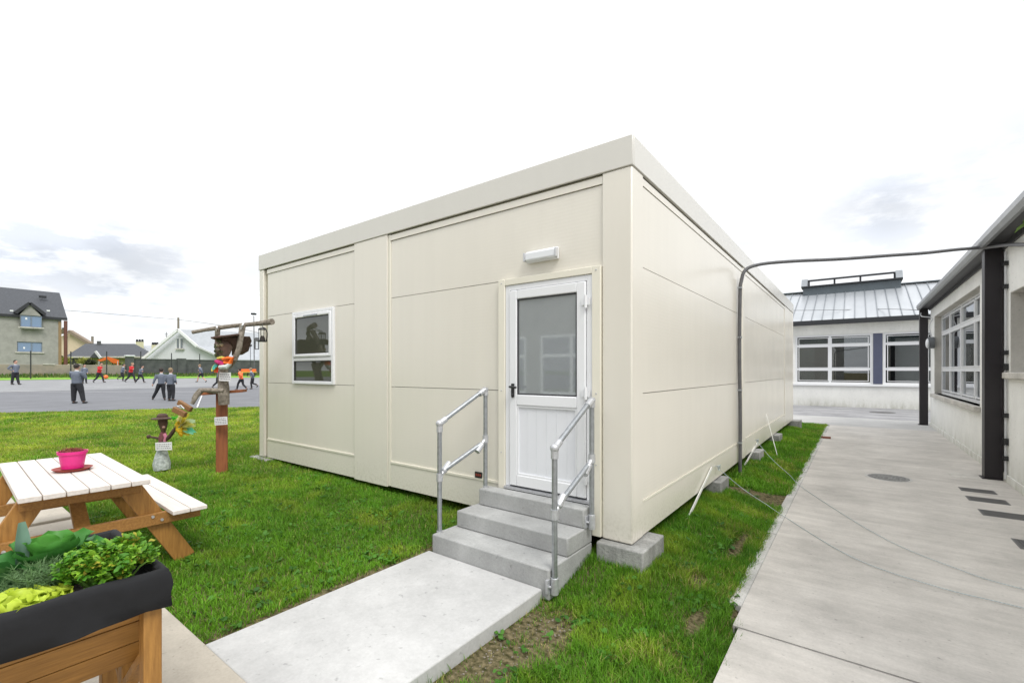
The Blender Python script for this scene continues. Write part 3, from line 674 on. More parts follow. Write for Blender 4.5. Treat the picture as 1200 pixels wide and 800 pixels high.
# handrails
def rail(XF, XR, yf, yr, zf0, zr0, label, flange):
    X = XF
    r_ = thing('handrail', label, 'handrail', (X, (yf+yr)/2, zf0), 'galvanised handrails beside the steps')
    zf, zr, mf, mr = zf0+1.0, zr0+.98, zf0+.52, zr0+.50
    R = .021
    obj('post', MB().tube([(X, yf, zf0), (X, yf, zf-.02)], R, 14), M['galv'], r_)
    obj('post', MB().tube([(XR, yr, zr0), (XR, yr, zr-.0)], R, 14), M['galv'], r_)
    obj('top_rail', MB().tube([(X, yf, zf), (XR, yr-.01, zr)], R, 14), M['galv'], r_)
    obj('mid_rail', MB().tube([(X+(XR-X)*.1, yf+.06, mf+.06), (XR-(XR-X)*.1, yr-.06, mr-.045)], R, 14), M['galv'], r_)
    fit = MB(); fit.ball((X, yf, zf), .034, 14, 9); fit.tube([(X, yf, zf-.075), (X, yf, zf)], .028, 14)
    d = Vector((XR-X, yr-yf, zr-zf)).normalized(); fit.tube([(X, yf, zf), Vector((X, yf, zf))+d*.075], .028, 14); obj('elbow_fitting', fit, M['galv_lite'], r_)
    fit = MB(); fit.tube([(XR, yr, zr-.06), (XR, yr, zr+.02)], .028, 14); fit.tube([Vector((XR, yr, zr))-d*.09, (XR, yr, zr)], .028, 14); fit.tube([(XR-.03, yr, zr), (XR+.03, yr, zr)], .012, 8); obj('tee_fitting', fit, M['galv_lite'], r_)
    for (X, yy, zz, s) in ((XF, yf, mf, 1), (XR, yr, mr, -1)):
        fit = MB(); fit.tube([(X, yy, zz-.035), (X, yy, zz+.035)], .029, 14); fit.tube([(X, yy, zz), (X, yy+s*.055, zz+s*.05)], .018, 10); fit.ball((X, yy+s*.06, zz+s*.055), (.030,.03,.03), 12, 8)
        fit.tube([(X, yy+s*.06, zz+s*.055), (X, yy+s*.125, zz+s*.055+s*.055)], .028, 12); obj('swivel_fitting', fit, M['galv_lite'], r_)
    if flange:
        for (X, yy, zz) in ((XF, yf, zf0+.0), (XR, yr, zr0-.02)):
            fit = MB(); fit.tube([(X, yy, zz-.06), (X, yy, zz+.06)], .029, 14); fit.box(X-.045, X-.026, yy-.055, yy+.055, zz-.05, zz+.05)
            for q in (-.035, .035): fit.tube([(X-.03, yy+q, zz), (X-.008, yy+q, zz)], .011, 6)
            obj('side_flange', fit, M['galv_lite'], r_, bevel=.002)
    else:
        for (X, yy, zz) in ((XF, yf, zf0), (XR, yr, zr0)): obj('base_collar', MB().tube([(X, yy, zz-.01), (X, yy, zz+.045)], .027, 14), M['galv_lite'], r_)
rail(-2.972, -2.885, 2.87, 3.40, .22, .53, 'galvanised steel handrail on the left of the steps', False)
rail(-1.748, -1.738, 2.835, 3.40, .13, .47, 'galvanised steel handrail on the right of the steps in front of the door', True)

# straps and ropes
def strap(px0, py0, zfoot, foot, label, mid=None):
    a = at_x(px0, py0, CX+.012); b = at_z(*foot, 0.0)
    o = obj('tie_strap', MB().bar(a, b, .035, .012, up=(1,0,0)), M['strap']); tag(o, label, 'tie-down strap', 'white tie-down straps along the cabin side')
strap(834, 548, 0, (795,631), 'white tie-down strap nearest the cabin corner slanting to the grass')
strap(888, 518, 0, (863,562), 'middle white tie-down strap beside the grey conduit')
strap(898, 485, 0, (913,541), 'farthest white tie-down strap leaning out towards the path')
def rope(pts, r_, label, knot):
    P_ = [Vector(p) for p in pts]; out = []
    for i in range(len(P_)-1):
        p0 = P_[max(i-1,0)]; p1 = P_[i]; p2 = P_[i+1]; p3 = P_[min(i+2,len(P_)-1)]
        for k in range(8):
            t = k/8; out.append(.5*((2*p1)+(-p0+p2)*t+(2*p0-5*p1+4*p2-p3)*t*t+(-p0+3*p1-3*p2+p3)*t**3))
    out.append(P_[-1]); mb = MB().tube(out, r_, 8)
    t_ = thing('tie_rope', label, 'rope', P_[0], 'thin ropes tied to the cabin side'); obj('cord', mb, M['rope'], t_)
    k = MB(); kr = random.Random(3)
    for i in range(5):
        kp = [Vector(knot)+Vector((.01+kr.uniform(0,.03), kr.uniform(-.035,.035), kr.uniform(-.05,.03))) for _ in range(4)]; k.tube(kp, .004, 6)
    obj('knot', k, M['rope'], t_)
    obj('hook', MB().tube([(CX-.01, knot[1], knot[2]+.01), (CX+.02, knot[1], knot[2]+.015), (CX+.03, knot[1], knot[2]-.01)], .006, 8), M['galv_lite'], t_)
ra = at_x(840, 547, CX+.012)
g = lambda x, y: at_z(x, y, .012)
rope([ra, at_d(870, 572, 5.75), at_d(897, 590, 5.5), g(921,606), g(997.5,651.7), g(1095,686), g(1200,712), (1.75,4.6,.012)], .0032, 'nearer thin grey rope from cabin side lying across the path', ra)
rb = at_x(886, 516, CX+.012)
rope([rb, at_d(905, 538, 7.7), at_d(925, 556, 7.1), g(942,572), g(1030,627), g(1127.5,668), g(1200,690), (1.7,5.0,.012)], .0032, 'farther thin grey rope from cabin side lying across the path', rb)

# conduit and overhead cable
cb_ = MB(); pts = [(-1.40,8.13,.10), (-1.40,8.13,3.02)]
def smooth_pts(P_, k=8):
    P_ = [Vector(p) for p in P_]; out = []
    for i in range(len(P_)-1):
        p0 = P_[max(i-1,0)]; p1 = P_[i]; p2 = P_[i+1]; p3 = P_[min(i+2,len(P_)-1)]
        for q in range(k):
            t = q/k; out.append(.5*((2*p1)+(-p0+p2)*t+(2*p0-5*p1+4*p2-p3)*t*t+(-p0+3*p1-3*p2+p3)*t**3))
    return out+[P_[-1]]
ca = Vector((-1.405, 7.62, 0))
c_end = Vector((1.60, 10.14, 3.60))
def between(px, py):      # on the vertical plane between the cabin edge and the school post
    v = dirv(px); A = Vector((-1.40,7.62)); B = Vector((1.6,10.1)); D_ = B-A
    den = v[0]*D_.y-v[1]*D_.x; d = (A.x*D_.y-A.y*D_.x)/den; return at_d(px, py, d)
pts = [(-1.405,7.62,.12), (-1.405,7.63,1.0), (-1.412,7.615,2.0), (-1.405,7.62,2.85), (-1.39,7.63,3.05)]+[between(*q) for q in ((874,316),(892,309.5),(930,306),(985,303.5),(1040,299.5),(1083,296.5),(1120,292.5),(1150,290))]+[at_x(1180,287,1.72), at_x(1215,284,1.72), (1.78,8.0,3.42), (1.80,6.0,3.40)]
cbt = thing('overhead_cable', 'dark grey cable rising up the cabin side and crossing overhead to the school eaves', 'cable', (-1.405,7.62,.1))
obj('cable_run', cb_.tube(smooth_pts(pts), .026, 10), M['cable'], cbt)
for z in (.6, 1.4, 2.2, 2.95): obj('clip', MB().box(-1.434, -1.378, 7.59, 7.65, z-.012, z+.012), M['galv'], cbt)
obj('second_cable', MB().tube(smooth_pts([(-1.42,7.70,.5), (-1.418,7.705,1.5), (-1.42,7.70,2.4), (-1.415,7.69,3.1)]), .010, 8), M['cable'], cbt)

# covers on the path
m_c = at_z(1041, 559.5, 0)
t_ = thing('manhole_cover', 'round dark speckled manhole cover in the middle of the path', 'manhole cover', m_c)
obj('rim', MB().lathe((m_c.x, m_c.y, 0), [(.25,-.05),(.30,-.05),(.30,.003),(.262,.003)], 40), M['kerb'], t_)
obj('lid', MB().lathe((m_c.x, m_c.y, 0), [(.26,-.04),(.26,.005)], 40), mat('cobbled_iron', (.30,.30,.29), .8, 0, 38, c2=(.05,.05,.05), bump=.8, bs=70, detail=2), t_)
m2 = at_z(1034, 483, -.004)
t_ = thing('manhole_cover', 'distant dark round manhole cover in the yard before the far building', 'manhole cover', m2)
obj('lid', MB().lathe((m2.x, m2.y, 0), [(.42,-.05),(.42,.002),(.38,.004)], 32), M['grate'], t_)
def grate(cx, cy, w_, h_, label):
    t_ = thing('drain_grate', label, 'drain grate', (cx, cy, 0), 'iron drain grates along the school wall')
    fr = MB(); fr.box(cx-w_/2, cx+w_/2, cy-h_/2, cy-h_/2+.02, -.03, .004).box(cx-w_/2, cx+w_/2, cy+h_/2-.02, cy+h_/2, -.03, .004).box(cx-w_/2, cx-w_/2+.02, cy-h_/2+.02, cy+h_/2-.02, -.03, .004).box(cx+w_/2-.02, cx+w_/2, cy-h_/2+.02, cy+h_/2-.02, -.03, .004)
    obj('frame', fr, M['grate'], t_)
    b = MB(); n = int((w_-.04)/.022)
    for i in range(n): x = cx-w_/2+.02+(i+.25)*(w_-.04)/n; b.box(x, x+.012, cy-h_/2+.02, cy+h_/2-.02, -.02, .003)
    obj('bars', b, M['grate'], t_); obj('pit_shade', MB().box(cx-w_/2+.02, cx+w_/2-.02, cy-h_/2+.02, cy+h_/2-.02, .0005, .0012), M['dark'], t_)  # thin dark sheet between the bars, painting the shade of an unmodelled pit
grate(1.37, 9.10, .36, .26, 'dark drain grate nearest the black post')
grate(1.37, 8.50, .38, .28, 'second dark drain grate from the black post')
grate(1.40, 7.75, .42, .30, 'third dark drain grate from the black post, in front of the second window')
grate(1.42, 6.55, .34, .34, 'dark square drain grate cut by the right edge of the picture')
o = obj('drain_cover', MB().box(1.22, 1.58, 10.05, 10.45, -.02, .004), M['sill'], bevel=.003); tag(o, 'pale square drain cover beside the foot of the black post', 'drain cover')
o = obj('loose_brick', MB().box(-.70, -.50, 13.85, 13.95, .0, .045), M['brick'], bevel=.004); tag(o, 'red brick fragment on the path edge at the far end of the grass', 'brick')

# ------------------------------------------------------------------ right-hand school wing
def window_set(parent, axis, plane, depth, a0, a1, z0, z1, mull, trans, frame=.06, inner=True, blinds=None, dbl=None):
    # frame across an opening; panes are one mesh per light
    fr = MB()
    def bx(p, q, za, zb, t0=0, t1=depth):
        if axis == 'x': fr.box(plane+t0, plane+t1, p, q, za, zb)
        else: fr.box(p, q, plane+t0, plane+t1, za, zb)
    bx(a0, a0+frame, z0, z1); bx(a1-frame, a1, z0, z1); bx(a0+frame, a1-frame, z1-frame, z1); bx(a0+frame, a1-frame, z0, z0+frame)
    cols_ = [a0+frame]+mull+[a1-frame]; rows = [z0+frame]+trans+[z1-frame]; h = frame*.55
    for m_ in mull:
        hh = h*(1.9 if dbl and m_ in dbl else 1); bx(m_-hh, m_+hh, z0+frame, z1-frame, .002, depth-.002)
    for i in range(len(cols_)-1):
        c0 = cols_[i]+(h*(1.9 if dbl and cols_[i] in dbl else 1) if i else 0); c1 = cols_[i+1]-(h*(1.9 if dbl and cols_[i+1] in dbl else 1) if i < len(cols_)-2 else 0)
        for t_ in trans: bx(c0, c1, t_-h, t_+h, .004, depth-.004)
    fo = obj('window', fr, M['pvc'], parent, bevel=.005)
    for i in range(len(cols_)-1):
        for j in range(len(rows)-1):
            p0, p1 = cols_[i], cols_[i+1]; q0, q1 = rows[j], rows[j+1]; mb = MB()
            if axis == 'x': mb.box(plane+depth*.5, plane+depth*.5+.006, p0, p1, q0, q1)
            else: mb.box(p0, p1, plane+depth*.5, plane+depth*.5+.006, q0, q1)
            obj('pane', mb, GL, fo)
            # casement border inside each light
            b = MB(); s = .028
            if axis == 'x':
                for (u0,u1,v0,v1) in ((p0+h,p0+h+s,q0+h,q1-h),(p1-h-s,p1-h,q0+h,q1-h),(p0+h+s,p1-h-s,q0+h,q0+h+s),(p0+h+s,p1-h-s,q1-h-s,q1-h)): b.box(plane-.008, plane+.03, u0, u1, v0, v1)
            else:
                for (u0,u1,v0,v1) in ((p0+h,p0+h+s,q0+h,q1-h),(p1-h-s,p1-h,q0+h,q1-h),(p0+h+s,p1-h-s,q0+h,q0+h+s),(p0+h+s,p1-h-s,q1-h-s,q1-h)): b.box(u0, u1, plane-.008, plane+.03, v0, v1)
            obj('sash', b, M['pvc'], fo)
    return fo
WX = 1.84
wing = thing('school_wing', 'white rendered single-storey school wing along the right of the path', 'building', (5, 10, 0))
W1 = (12.0, 18.16, 1.03, 3.29); W2 = (7.6, 9.91, 1.67, 2.86)
wl_ = MB(); wall_mb(wl_, 'x', WX, WX+.30, 2.0, 19.0, -.1, 3.64, [W1, W2]); obj('wall', wl_, M['render'], wing, smooth=0)
obj('plinth', MB().box(WX-.02, WX-.001, 2.0, 19.0, -.02, .12), M['render'], wing, bevel=.006)
bw = MB(); wall_mb(bw, 'x', 9.0, 9.3, 2.0, 19.0, -.1, 3.6, [(13.0,15.3,1.0,3.1),(16.2,18.3,1.0,3.1),(8.0,11.5,1.0,3.1)]); obj('rear_wall', bw, M['render'], wing)
obj('end_wall', MB().box(WX+.301, 8.999, 18.7, 19.0, -.1, 3.64), M['render'], wing); obj('end_wall', MB().box(WX+.301, 8.999, 2.0, 2.3, -.1, 3.64), M['render'], wing)
obj('partition', MB().box(WX+.301, 8.999, 11.2, 11.35, 0, 3.6), M['room'], wing)
obj('ceiling', MB().box(WX+.301, 8.999, 2.301, 18.699, 3.45, 3.5), mat('ceiling_tile', (.5,.5,.5), .9, .05), wing)
obj('floor', MB().box(WX+.301, 8.999, 2.301, 18.699, -.02, .02), M['roomfloor'], wing)
window_set(wing, 'x', WX+.15, .07, *W1, [13.45, 15.05, 16.65], [1.74, 2.76], .06, dbl=[15.05])
window_set(wing, 'x', 9.1, .07, 13.0, 15.3, 1.0, 3.1, [14.15], [2.4]); window_set(wing, 'x', 9.1, .07, 16.2, 18.3, 1.0, 3.1, [17.25], [2.4]); window_set(wing, 'x', 9.1, .07, 8.0, 11.5, 1.0, 3.1, [9.7], [2.4])
window_set(wing, 'x', WX+.17, .07, *W2, [8.75], [])
obj('blind', MB().box(WX+.26, WX+.27, 7.62, 9.88, 1.7, 2.84), mat('buff_blind', (.42,.37,.32), .8, .06, 3), wing)
obj('window_sill', MB().box(WX-.09, WX+.148, 11.92, 18.3, .93, 1.03), M['sill'], wing, bevel=.012)
obj('window_sill', MB().box(WX-.07, WX+.168, 7.5, 10.02, 1.575, 1.668), M['sill'], wing, bevel=.012)
for (W_, dp) in ((W1, .148), (W2, .168)):
    rv = MB(); y0, y1, z0, z1 = W_
    rv.box(WX+.002, WX+dp, y1-.012, y1-.001, z0+.001, z1-.001).box(WX+.002, WX+dp, y0+.001, y0+.012, z0+.001, z1-.001).box(WX+.002, WX+dp, y0+.012, y1-.012, z1-.012, z1-.001); obj('reveal', rv, M['reveal'], wing)
sf = MB().box(1.60, WX+.299, 1.9, 19.14, 3.641, 3.66); obj('soffit', sf, M['soffit'], wing)
obj('wall_plate', MB().box(WX-.03, WX-.001, 1.9, 19.12, 3.56, 3.64), M['soffit'], wing)
gt = MB().prism([(1.60,1.9,3.60),(1.555,1.9,3.60),(1.52,1.9,3.66),(1.52,1.9,3.735),(1.535,1.9,3.735),(1.60,1.9,3.72)], (0,17.24,0)); obj('gutter', gt, M['gutter'], wing)
obj('roof', MB().prism([(1.58,1.9,3.722),(5.4,1.9,4.55),(9.35,1.9,3.75),(9.35,1.9,3.67),(1.58,1.9,3.665)], (0,17.24,0)), M['zinc'], wing, smooth=0)
obj('gable_board', MB().prism([(1.54,19.141,3.60),(1.54,19.141,3.74),(5.4,19.141,4.60),(9.4,19.141,3.78),(9.4,19.141,3.6)], (0,.03,0)), M['fascia_dark'], wing)
# black steel posts
def steelpost(x0, x1, y0, y1, zt, label):
    t_ = thing('steel_post', label, 'post', ((x0+x1)/2, (y0+y1)/2, 0), 'black steel posts against the school wing')
    obj('shaft', MB().box(x0, x1, y0, y1, .012, zt), M['post'], t_, bevel=.006)
    obj('base_plate', MB().box(x0-.03, x1-.002, y0-.03, y1+.03, .0, .012), M['post'], t_)
steelpost(1.615, 1.817, 10.2, 10.40, 3.60, 'nearer thick black steel post in front of the school wing window')
steelpost(1.60, 1.80, 19.15, 19.35, 3.66, 'farther black steel post at the far corner of the school wing')
dp = thing('wall_conduit', 'thin pale conduit with dark clips running down the wall beside the nearer black post', 'conduit', (1.80, 10.0, .2))
obj('pipe', MB().tube([(1.815,10.04,.05),(1.815,10.04,3.5)], .014, 8), M['silver'], dp)
for z in (.35,.62,1.0,1.75,1.95,2.95,3.3): obj('clip', MB().box(1.785, 1.838, 9.99, 10.09, z-.05 if z in (.62,1.75) else z-.015, z+.05), M['black'], dp)
# outdoor gong / bell housing
bp_ = thing('alarm_bell', 'round grey alarm bell with white face on the far corner of the school wing', 'alarm bell', (1.72, 18.2, 2.5))
obj('housing', MB().tube([(1.838,18.2,2.52),(1.70,18.2,2.52)], .17, 20, sq=1.0), mat('grey_housing', (.13,.14,.15), .5, .1), bp_)
obj('face', MB().ball((1.69,18.13,2.50), (.05,.12,.14), 16, 10), M['pvc'], bp_)
obj('lead_cable', MB().tube(smooth_pts([(1.80,18.25,2.69),(1.74,18.3,3.0),(1.80,18.3,3.25),(1.60,18.6,3.35),(1.62,19.0,3.50)]), .012, 6), M['silver'], bp_)
# climbing leaves at the eaves
def leaf(mb, base, d, up, ln, wd, droop=.2, ruf=0, cols_=None, cc=None, nseg=6, mseg=4, cup=.15, rr=random, rnd=False):
    base = Vector(base); d = Vector(d).normalized(); up = Vector(up); s = d.cross(up).normalized(); u = s.cross(d).normalized(); n0 = len(mb.v)
    ph = rr.uniform(0, 6)
    for i in range(nseg+1):
        t = i/nseg; wv = wd*math.sin(math.pi*min(1, .08+t*.92))**.7*(1-.25*t) if t < 1 else wd*.08
        if rnd: wv = wd*math.sin(math.pi*(.10+t*.84))**.55
        c = base+d*ln*t*(1-.25*droop*t)-u*droop*ln*t*t
        for j in range(mseg+1):
            q = j/mseg*2-1; edge = abs(q)**2
            mb.v.append(tuple(c+s*wv*.5*q+u*(cup*wv*edge+ruf*wd*edge*math.sin(ph+t*17+q*2))))
            if cols_ is not None: k = .8+.35*t-.15*(1-abs(q))+(.45*(1-t) if rnd and abs(q) < .13 else 0)+rr.uniform(-.06,.06); cols_.append((cc[0]*k, cc[1]*k, cc[2]*k, 1))
    for i in range(nseg):
        for j in range(mseg): a = n0+i*(mseg+1)+j; mb.f.append((a, a+1, a+mseg+2, a+mseg+1))
def leafobj(name, mb, cs, parent=None, rough=.45, mname='leaf'):
    m = MATS.get(mname) or vcol_mat(mname, rough, .5 if 'petal' in mname else .25, .15)
    o = obj(name, mb, m, parent, smooth=60, origin=None if parent else (0,0,0)); at = o.data.color_attributes.new('Col', 'FLOAT_COLOR', 'POINT'); at.data.foreach_set('color', np.array(cs, np.float32).ravel()); return o
lp = at_x(1203, 262, 1.58); t_ = thing('climbing_plant', 'green leaves hanging from the school eaves at the right edge', 'plant', lp)
mb = MB(); cs = []; r2 = random.Random(4)
for k in range(16):
    leaf(mb, lp+Vector((r2.uniform(-.03,.1), r2.uniform(-.7,.02), r2.uniform(-.03,.10))), (r2.uniform(-1,.2), r2.uniform(-.3,1), r2.uniform(-.9,.1)), (0,.2,1), r2.uniform(.09,.15), r2.uniform(.05,.08), .3, .1, cs, (.13,.22,.05), rr=r2)
leafobj('foliage', mb, cs, t_)
obj('stem', MB().tube([lp+Vector((.1,-.9,.12)), lp+Vector((.05,-.4,.08)), lp], .006, 6), M['bark'], t_)

# ------------------------------------------------------------------ far school building
far = thing('school_building', 'white school building with grey standing-seam roof across the end of the path', 'building', (-2, 31, 0))
FY = 26.7; H1 = (-2.42, .61, 1.07, 3.43); H2 = (.99, 3.9, 1.07, 3.43)
fw = MB(); wall_mb(fw, 'y', FY, FY+.3, -16, 9, -.1, 3.93, [H1, H2, (-8.2,-3.4,1.07,3.43)]); obj('wall', fw, M['render'], far, smooth=0)
obj('window_sill', MB().box(-8.3, 4.0, FY-.08, FY-.001, .98, 1.068), M['pvc'], far, bevel=.008)
obj('spandrel_panel', MB().box(.63, .97, FY-.02, FY-.001, 1.09, 3.41), M['purple'], far)
window_set(far, 'y', FY+.05, .07, *H1, [-1.0], [1.78, 2.92], .09); window_set(far, 'y', FY+.05, .07, *H2, [2.45], [1.78, 2.92], .09); window_set(far, 'y', FY+.05, .07, -8.2, -3.4, 1.07, 3.43, [-6.6,-5.0], [1.78, 2.92], .09)
for (x0, x1) in ((-2.3,-1.05),(-.95,.52),(1.08,2.4),(2.5,3.8)): obj('blind', MB().box(x0, x1, FY+.16, FY+.17, 2.96, 3.36), M['blind'], far)
obj('blind', MB().box(-2.3, -1.62, FY+.18, FY+.19, 1.15, 2.95), mat('grey_blind', (.26,.28,.27), .9, .08), far)
obj('blind', MB().box(1.45, 2.4, FY+.18, FY+.19, 1.15, 2.95), mat('grey_blind', (.26,.28,.27), .9, .08), far)
obj('rear_wall', MB().box(-16, 9, 36.3, 36.6, -.1, 3.93), M['room'], far); obj('end_wall', MB().box(-16, -15.7, FY+.301, 36.299, -.1, 3.93), M['render'], far); obj('end_wall', MB().box(8.7, 9, FY+.301, 36.299, -.1, 3.93), M['render'], far)
obj('partition', MB().box(-3.2, 6, 31, 31.15, 0, 3.8), M['room'], far); obj('ceiling', MB().box(-15.6, 8.6, FY+.31, 36.2, 3.6, 3.65), M['room'], far); obj('floor', MB().box(-15.6, 8.6, FY+.31, 36.2, -.02, .02), M['roomfloor'], far)
t_ = at_y(951, 443, FY+.2)
obj('ornament', MB().lathe((t_.x, FY+.33, 1.12), [(.05,0),(.06,.02),(.04,.1),(.065,.2),(.02,.22)], 12), M['pvc'], far)
obj('gutter', MB().box(-16.2, 9.3, 26.28, 26.42, 3.90, 4.12), M['fascia_dark'], far, bevel=.02); obj('soffit', MB().box(-16.1, 9.2, 26.421, FY-.001, 3.88, 3.92), M['render'], far)
EY, EZ, RYd, RZ = 26.33, 4.10, 31.5, 6.22
obj('roof', MB().prism([(-16.2,EY,EZ),(-16.2,RYd,RZ),(-16.2,36.8,EZ),(-16.2,36.8,EZ-.08),(-16.2,RYd,RZ-.08),(-16.2,EY,EZ-.08)], (25.6,0,0)), M['zinc'], far, smooth=0)
sm = MB(); x = -16.0
while x < 9.3:
    sm.bar((x, EY, EZ+.02), (x, RYd, RZ+.02), .03, .045); x += .42
obj('roof_seams', sm, mat('roof_seam', (.20,.22,.24), .4, .1, metal=.3), far)
obj('ridge_cap', MB().bar((-16.2,RYd,RZ+.04), (9.4,RYd,RZ+.04), .3, .06), M['lead'], far)
vt = obj('ridge_ventilator', MB().box(-2.42, 1.86, 30.9, 32.1, 5.75, 6.42), M['lead'], far, bevel=.02)
obj('ventilator_cap', MB().box(-2.50, 1.94, 30.8, 32.2, 6.42, 6.50), M['fascia_dark'], vt)
for (x0, x1) in ((-2.50,-2.22),(1.66,1.94)): obj('ventilator_cheek', MB().prism([(x0,30.8,6.501),(x0,32.1,6.501),(x0,31.9,6.95),(x0,31.2,6.95)], (x1-x0,0,0)), mat('cheek_grey', (.24,.26,.28), .5, .1), vt)
g2 = MB().box(-2.2, 1.64, 31.2, 31.26, 6.80, 6.90)
for x in (-2.2,-1.0,.15,1.58): g2.box(x, x+.09, 31.2, 31.26, 6.501, 6.82)
obj('ventilator_frame', g2, M['fascia_dark'], vt)
ww = MB().tube(smooth_pts([(-4.5,27.6,4.95),(-1.5,27.4,4.72),(1.0,27.2,4.55),(1.7,19.3,3.6)]), .012, 6); o = obj('roof_wire', ww, M['cable']); tag(o, 'thin wire sagging over the grey school roof to the far black post', 'wire')

# ------------------------------------------------------------------ school wing behind the photographer (seen reflected in the glass)
bk = thing('school_annex', 'white school annex with white-framed windows, mirrored in the cabin door glass', 'building', (-5, -7, 0))
obj('wall', wall_mb(MB(), 'y', -6.3, -6.0, -13, -1.0, 0, 5.6, [(-11.6,-9.2,.9,2.9),(-8.6,-6.2,.9,2.9),(-5.4,-3.0,.9,2.9)]), M['greyrender'], bk)
for x in (-11.6,-8.6,-5.4): window_set(bk, 'y', -6.09, .08, x, x+2.4, .9, 2.9, [x+1.2], [2.2], .09)
obj('room', MB().box(-12.9,-1.1,-8.2,-8.0,0,5.6), M['room'], bk); obj('roof', MB().box(-13.2,-.8,-9,-5.8,5.6,5.75), M['slate'], bk)

# ------------------------------------------------------------------ picnic table
def picnic():
    ang = math.radians(-2); cx, cy, gz = -5.24, .815, .105
    t_ = thing('picnic_table', 'wooden picnic table with white weathered top planks on the lawn edge', 'picnic table', (cx, cy, gz)); 
    L2 = .90; top = .755
    def Rm(p): return (cx+p[0]*math.cos(ang)-p[1]*math.sin(ang)*-1*-1, cy+p[0]*math.sin(ang)+p[1]*math.cos(ang), gz+p[2])
    def place(mb):
        c, s = math.cos(ang), math.sin(ang); mb.v = [(cx+x*c-y*s, cy+x*s+y*c, gz+z) for (x, y, z) in mb.v]; return mb
    W = .70; n = 6; pw = W/n
    for i in range(n):
        y0 = -W/2+i*pw
        obj('top_plank', place(MB().box(-L2+random.uniform(-.004,.004), L2, y0+.003, y0+pw-.003, top-.036, top)), M['whitewood'], t_, bevel=.004)
    for s in (-1, 1):
        for k in range(2):
            y0 = s*.61-.12+k*.122; obj('bench_plank', place(MB().box(-L2, L2, y0, y0+.116, .44, .472)), M['whitewood'], t_, bevel=.004)
    for x in (-.62, .66):
        for s in (-1, 1):
            lg = place(MB().bar((x, s*.24, top-.037), (x, s*.64, .0), .045, .14, up=(0,1,.0)))
            obj('leg', lg, M['woodx'], t_, bevel=.004)
        obj('top_batten', place(MB().box(x+.024, x+.066, -W/2+.02, W/2-.02, top-.125, top-.037)), M['wood'], t_, bevel=.004)
        obj('bench_bearer', place(MB().box(x+.024, x+.066, -.73, .73, .345, .439)), M['wood'], t_, bevel=.004)
        b = MB()
        for s in (-1, 1):
            for q in (-.03, .03): b.tube([(x+.06, s*.43+q, .40-q*.6), (x+.078, s*.43+q, .40-q*.6)], .011, 8)
        obj('bolt', place(b), M['galv_lite'], t_)
    for (x, s) in ((-.6, 1), (.64, -1)): obj('brace', place(MB().bar((x, 0, .40), (x-s*-.48, 0, top-.06), .09, .04)), M['woodx'], t_, bevel=.003)
    return top+gz
tz = picnic()
pc = at_z(85, 551, tz)
t_ = thing('flower_pot', 'bright pink plastic flower pot with dried red stems on the picnic table', 'flower pot', (pc.x, pc.y, tz+.022))
obj('pot', MB().lathe((pc.x, pc.y, tz+.022), [(.070,0),(.086,.115),(.095,.118),(.097,.142),(.090,.142),(.086,.128)], 32), M['pink'], t_)
obj('soil', MB().lathe((pc.x, pc.y, tz+.15), [(.085,-.004),(.085,.004),(.04,.010)], 24), M['soil'], t_)
mb = MB(); r3 = random.Random(9)
for _ in range(150):
    a = r3.uniform(0,6.28); q = r3.uniform(0,.085); b = Vector((pc.x+q*math.cos(a), pc.y+q*math.sin(a), tz+.158)); mb.tube([b, b+Vector((r3.uniform(-.02,.02), r3.uniform(-.02,.02), r3.uniform(.008,.035)))], [.003,.0012], 5)
obj('dried_stems', mb, mat('dry_stem', (.22,.05,.04), .8, .4), t_)
o = obj('pot_saucer', MB().lathe((pc.x, pc.y, tz+.001), [(.098,0),(.115,.012),(.128,.024),(.122,.024),(.108,.016),(.01,.014)], 32), M['terracotta']); tag(o, 'round red-brown saucer under the pink pot', 'saucer')

# ------------------------------------------------------------------ raised planter
X0, X1, Y0, Y1, PZ = -2.95, -2.20, -1.15, .63, .90; gz = .1
pt = thing('raised_planter', 'wooden raised planter on legs with black fabric liner folded over its rim', 'planter', ((X0+X1)/2, (Y0+Y1)/2, gz))
cxp = (X0+X1)/2
def band():       # folded liner, slightly slack along its lower hem
    mb = MB(); rr = random.Random(2)
    loop = []
    seg = 26
    cs_ = [(X0,Y0),(X1,Y0),(X1,Y1),(X0,Y1)]
    for i in range(4):
        a, b = Vector(cs_[i]), Vector(cs_[(i+1) % 4])
        for k in range(seg):
            t = k/seg; p = a.lerp(b, t); loop.append((p, t, i))
    rows = [(-.030,-.035),(-.026,.0),(-.010,.008),(.004,.002),(.010,-.02),(.012,-.06),(.010,-.10),(.013,-.148),(.004,-.152)]
    c = Vector((cxp, (Y0+Y1)/2))
    n0 = 0
    for (off, dz) in rows:
        for (p, t, i) in loop:
            n_ = [Vector((0,-1)), Vector((1,0)), Vector((0,1)), Vector((-1,0))][i]
            m_ = [Vector((0,-1)), Vector((1,0)), Vector((0,1)), Vector((-1,0))][(i-1) % 4]
            nn = (n_+m_).normalized()*1.2 if t == 0 else n_
            wv = .006*math.sin(p.x*23+p.y*17+dz*30)+.005*math.sin(p.y*41+p.x*9-dz*50); q = p+nn*(off+wv*(1 if dz < -.01 else .3))
            mb.v.append((q.x, q.y, PZ+dz+(.006*math.sin(p.y*13+p.x*8) if dz < -.1 else 0)+(.004*math.sin(p.y*19) if dz > -.02 else 0)))
    m = len(loop)
    for r_ in range(len(rows)-1):
        for k in range(m): a = r_*m+k; b = r_*m+(k+1) % m; mb.f.append((a, b, b+m, a+m))
    return mb
obj('liner_cuff', band(), M['liner'], pt, smooth=70)
inn = MB(); i0 = .03
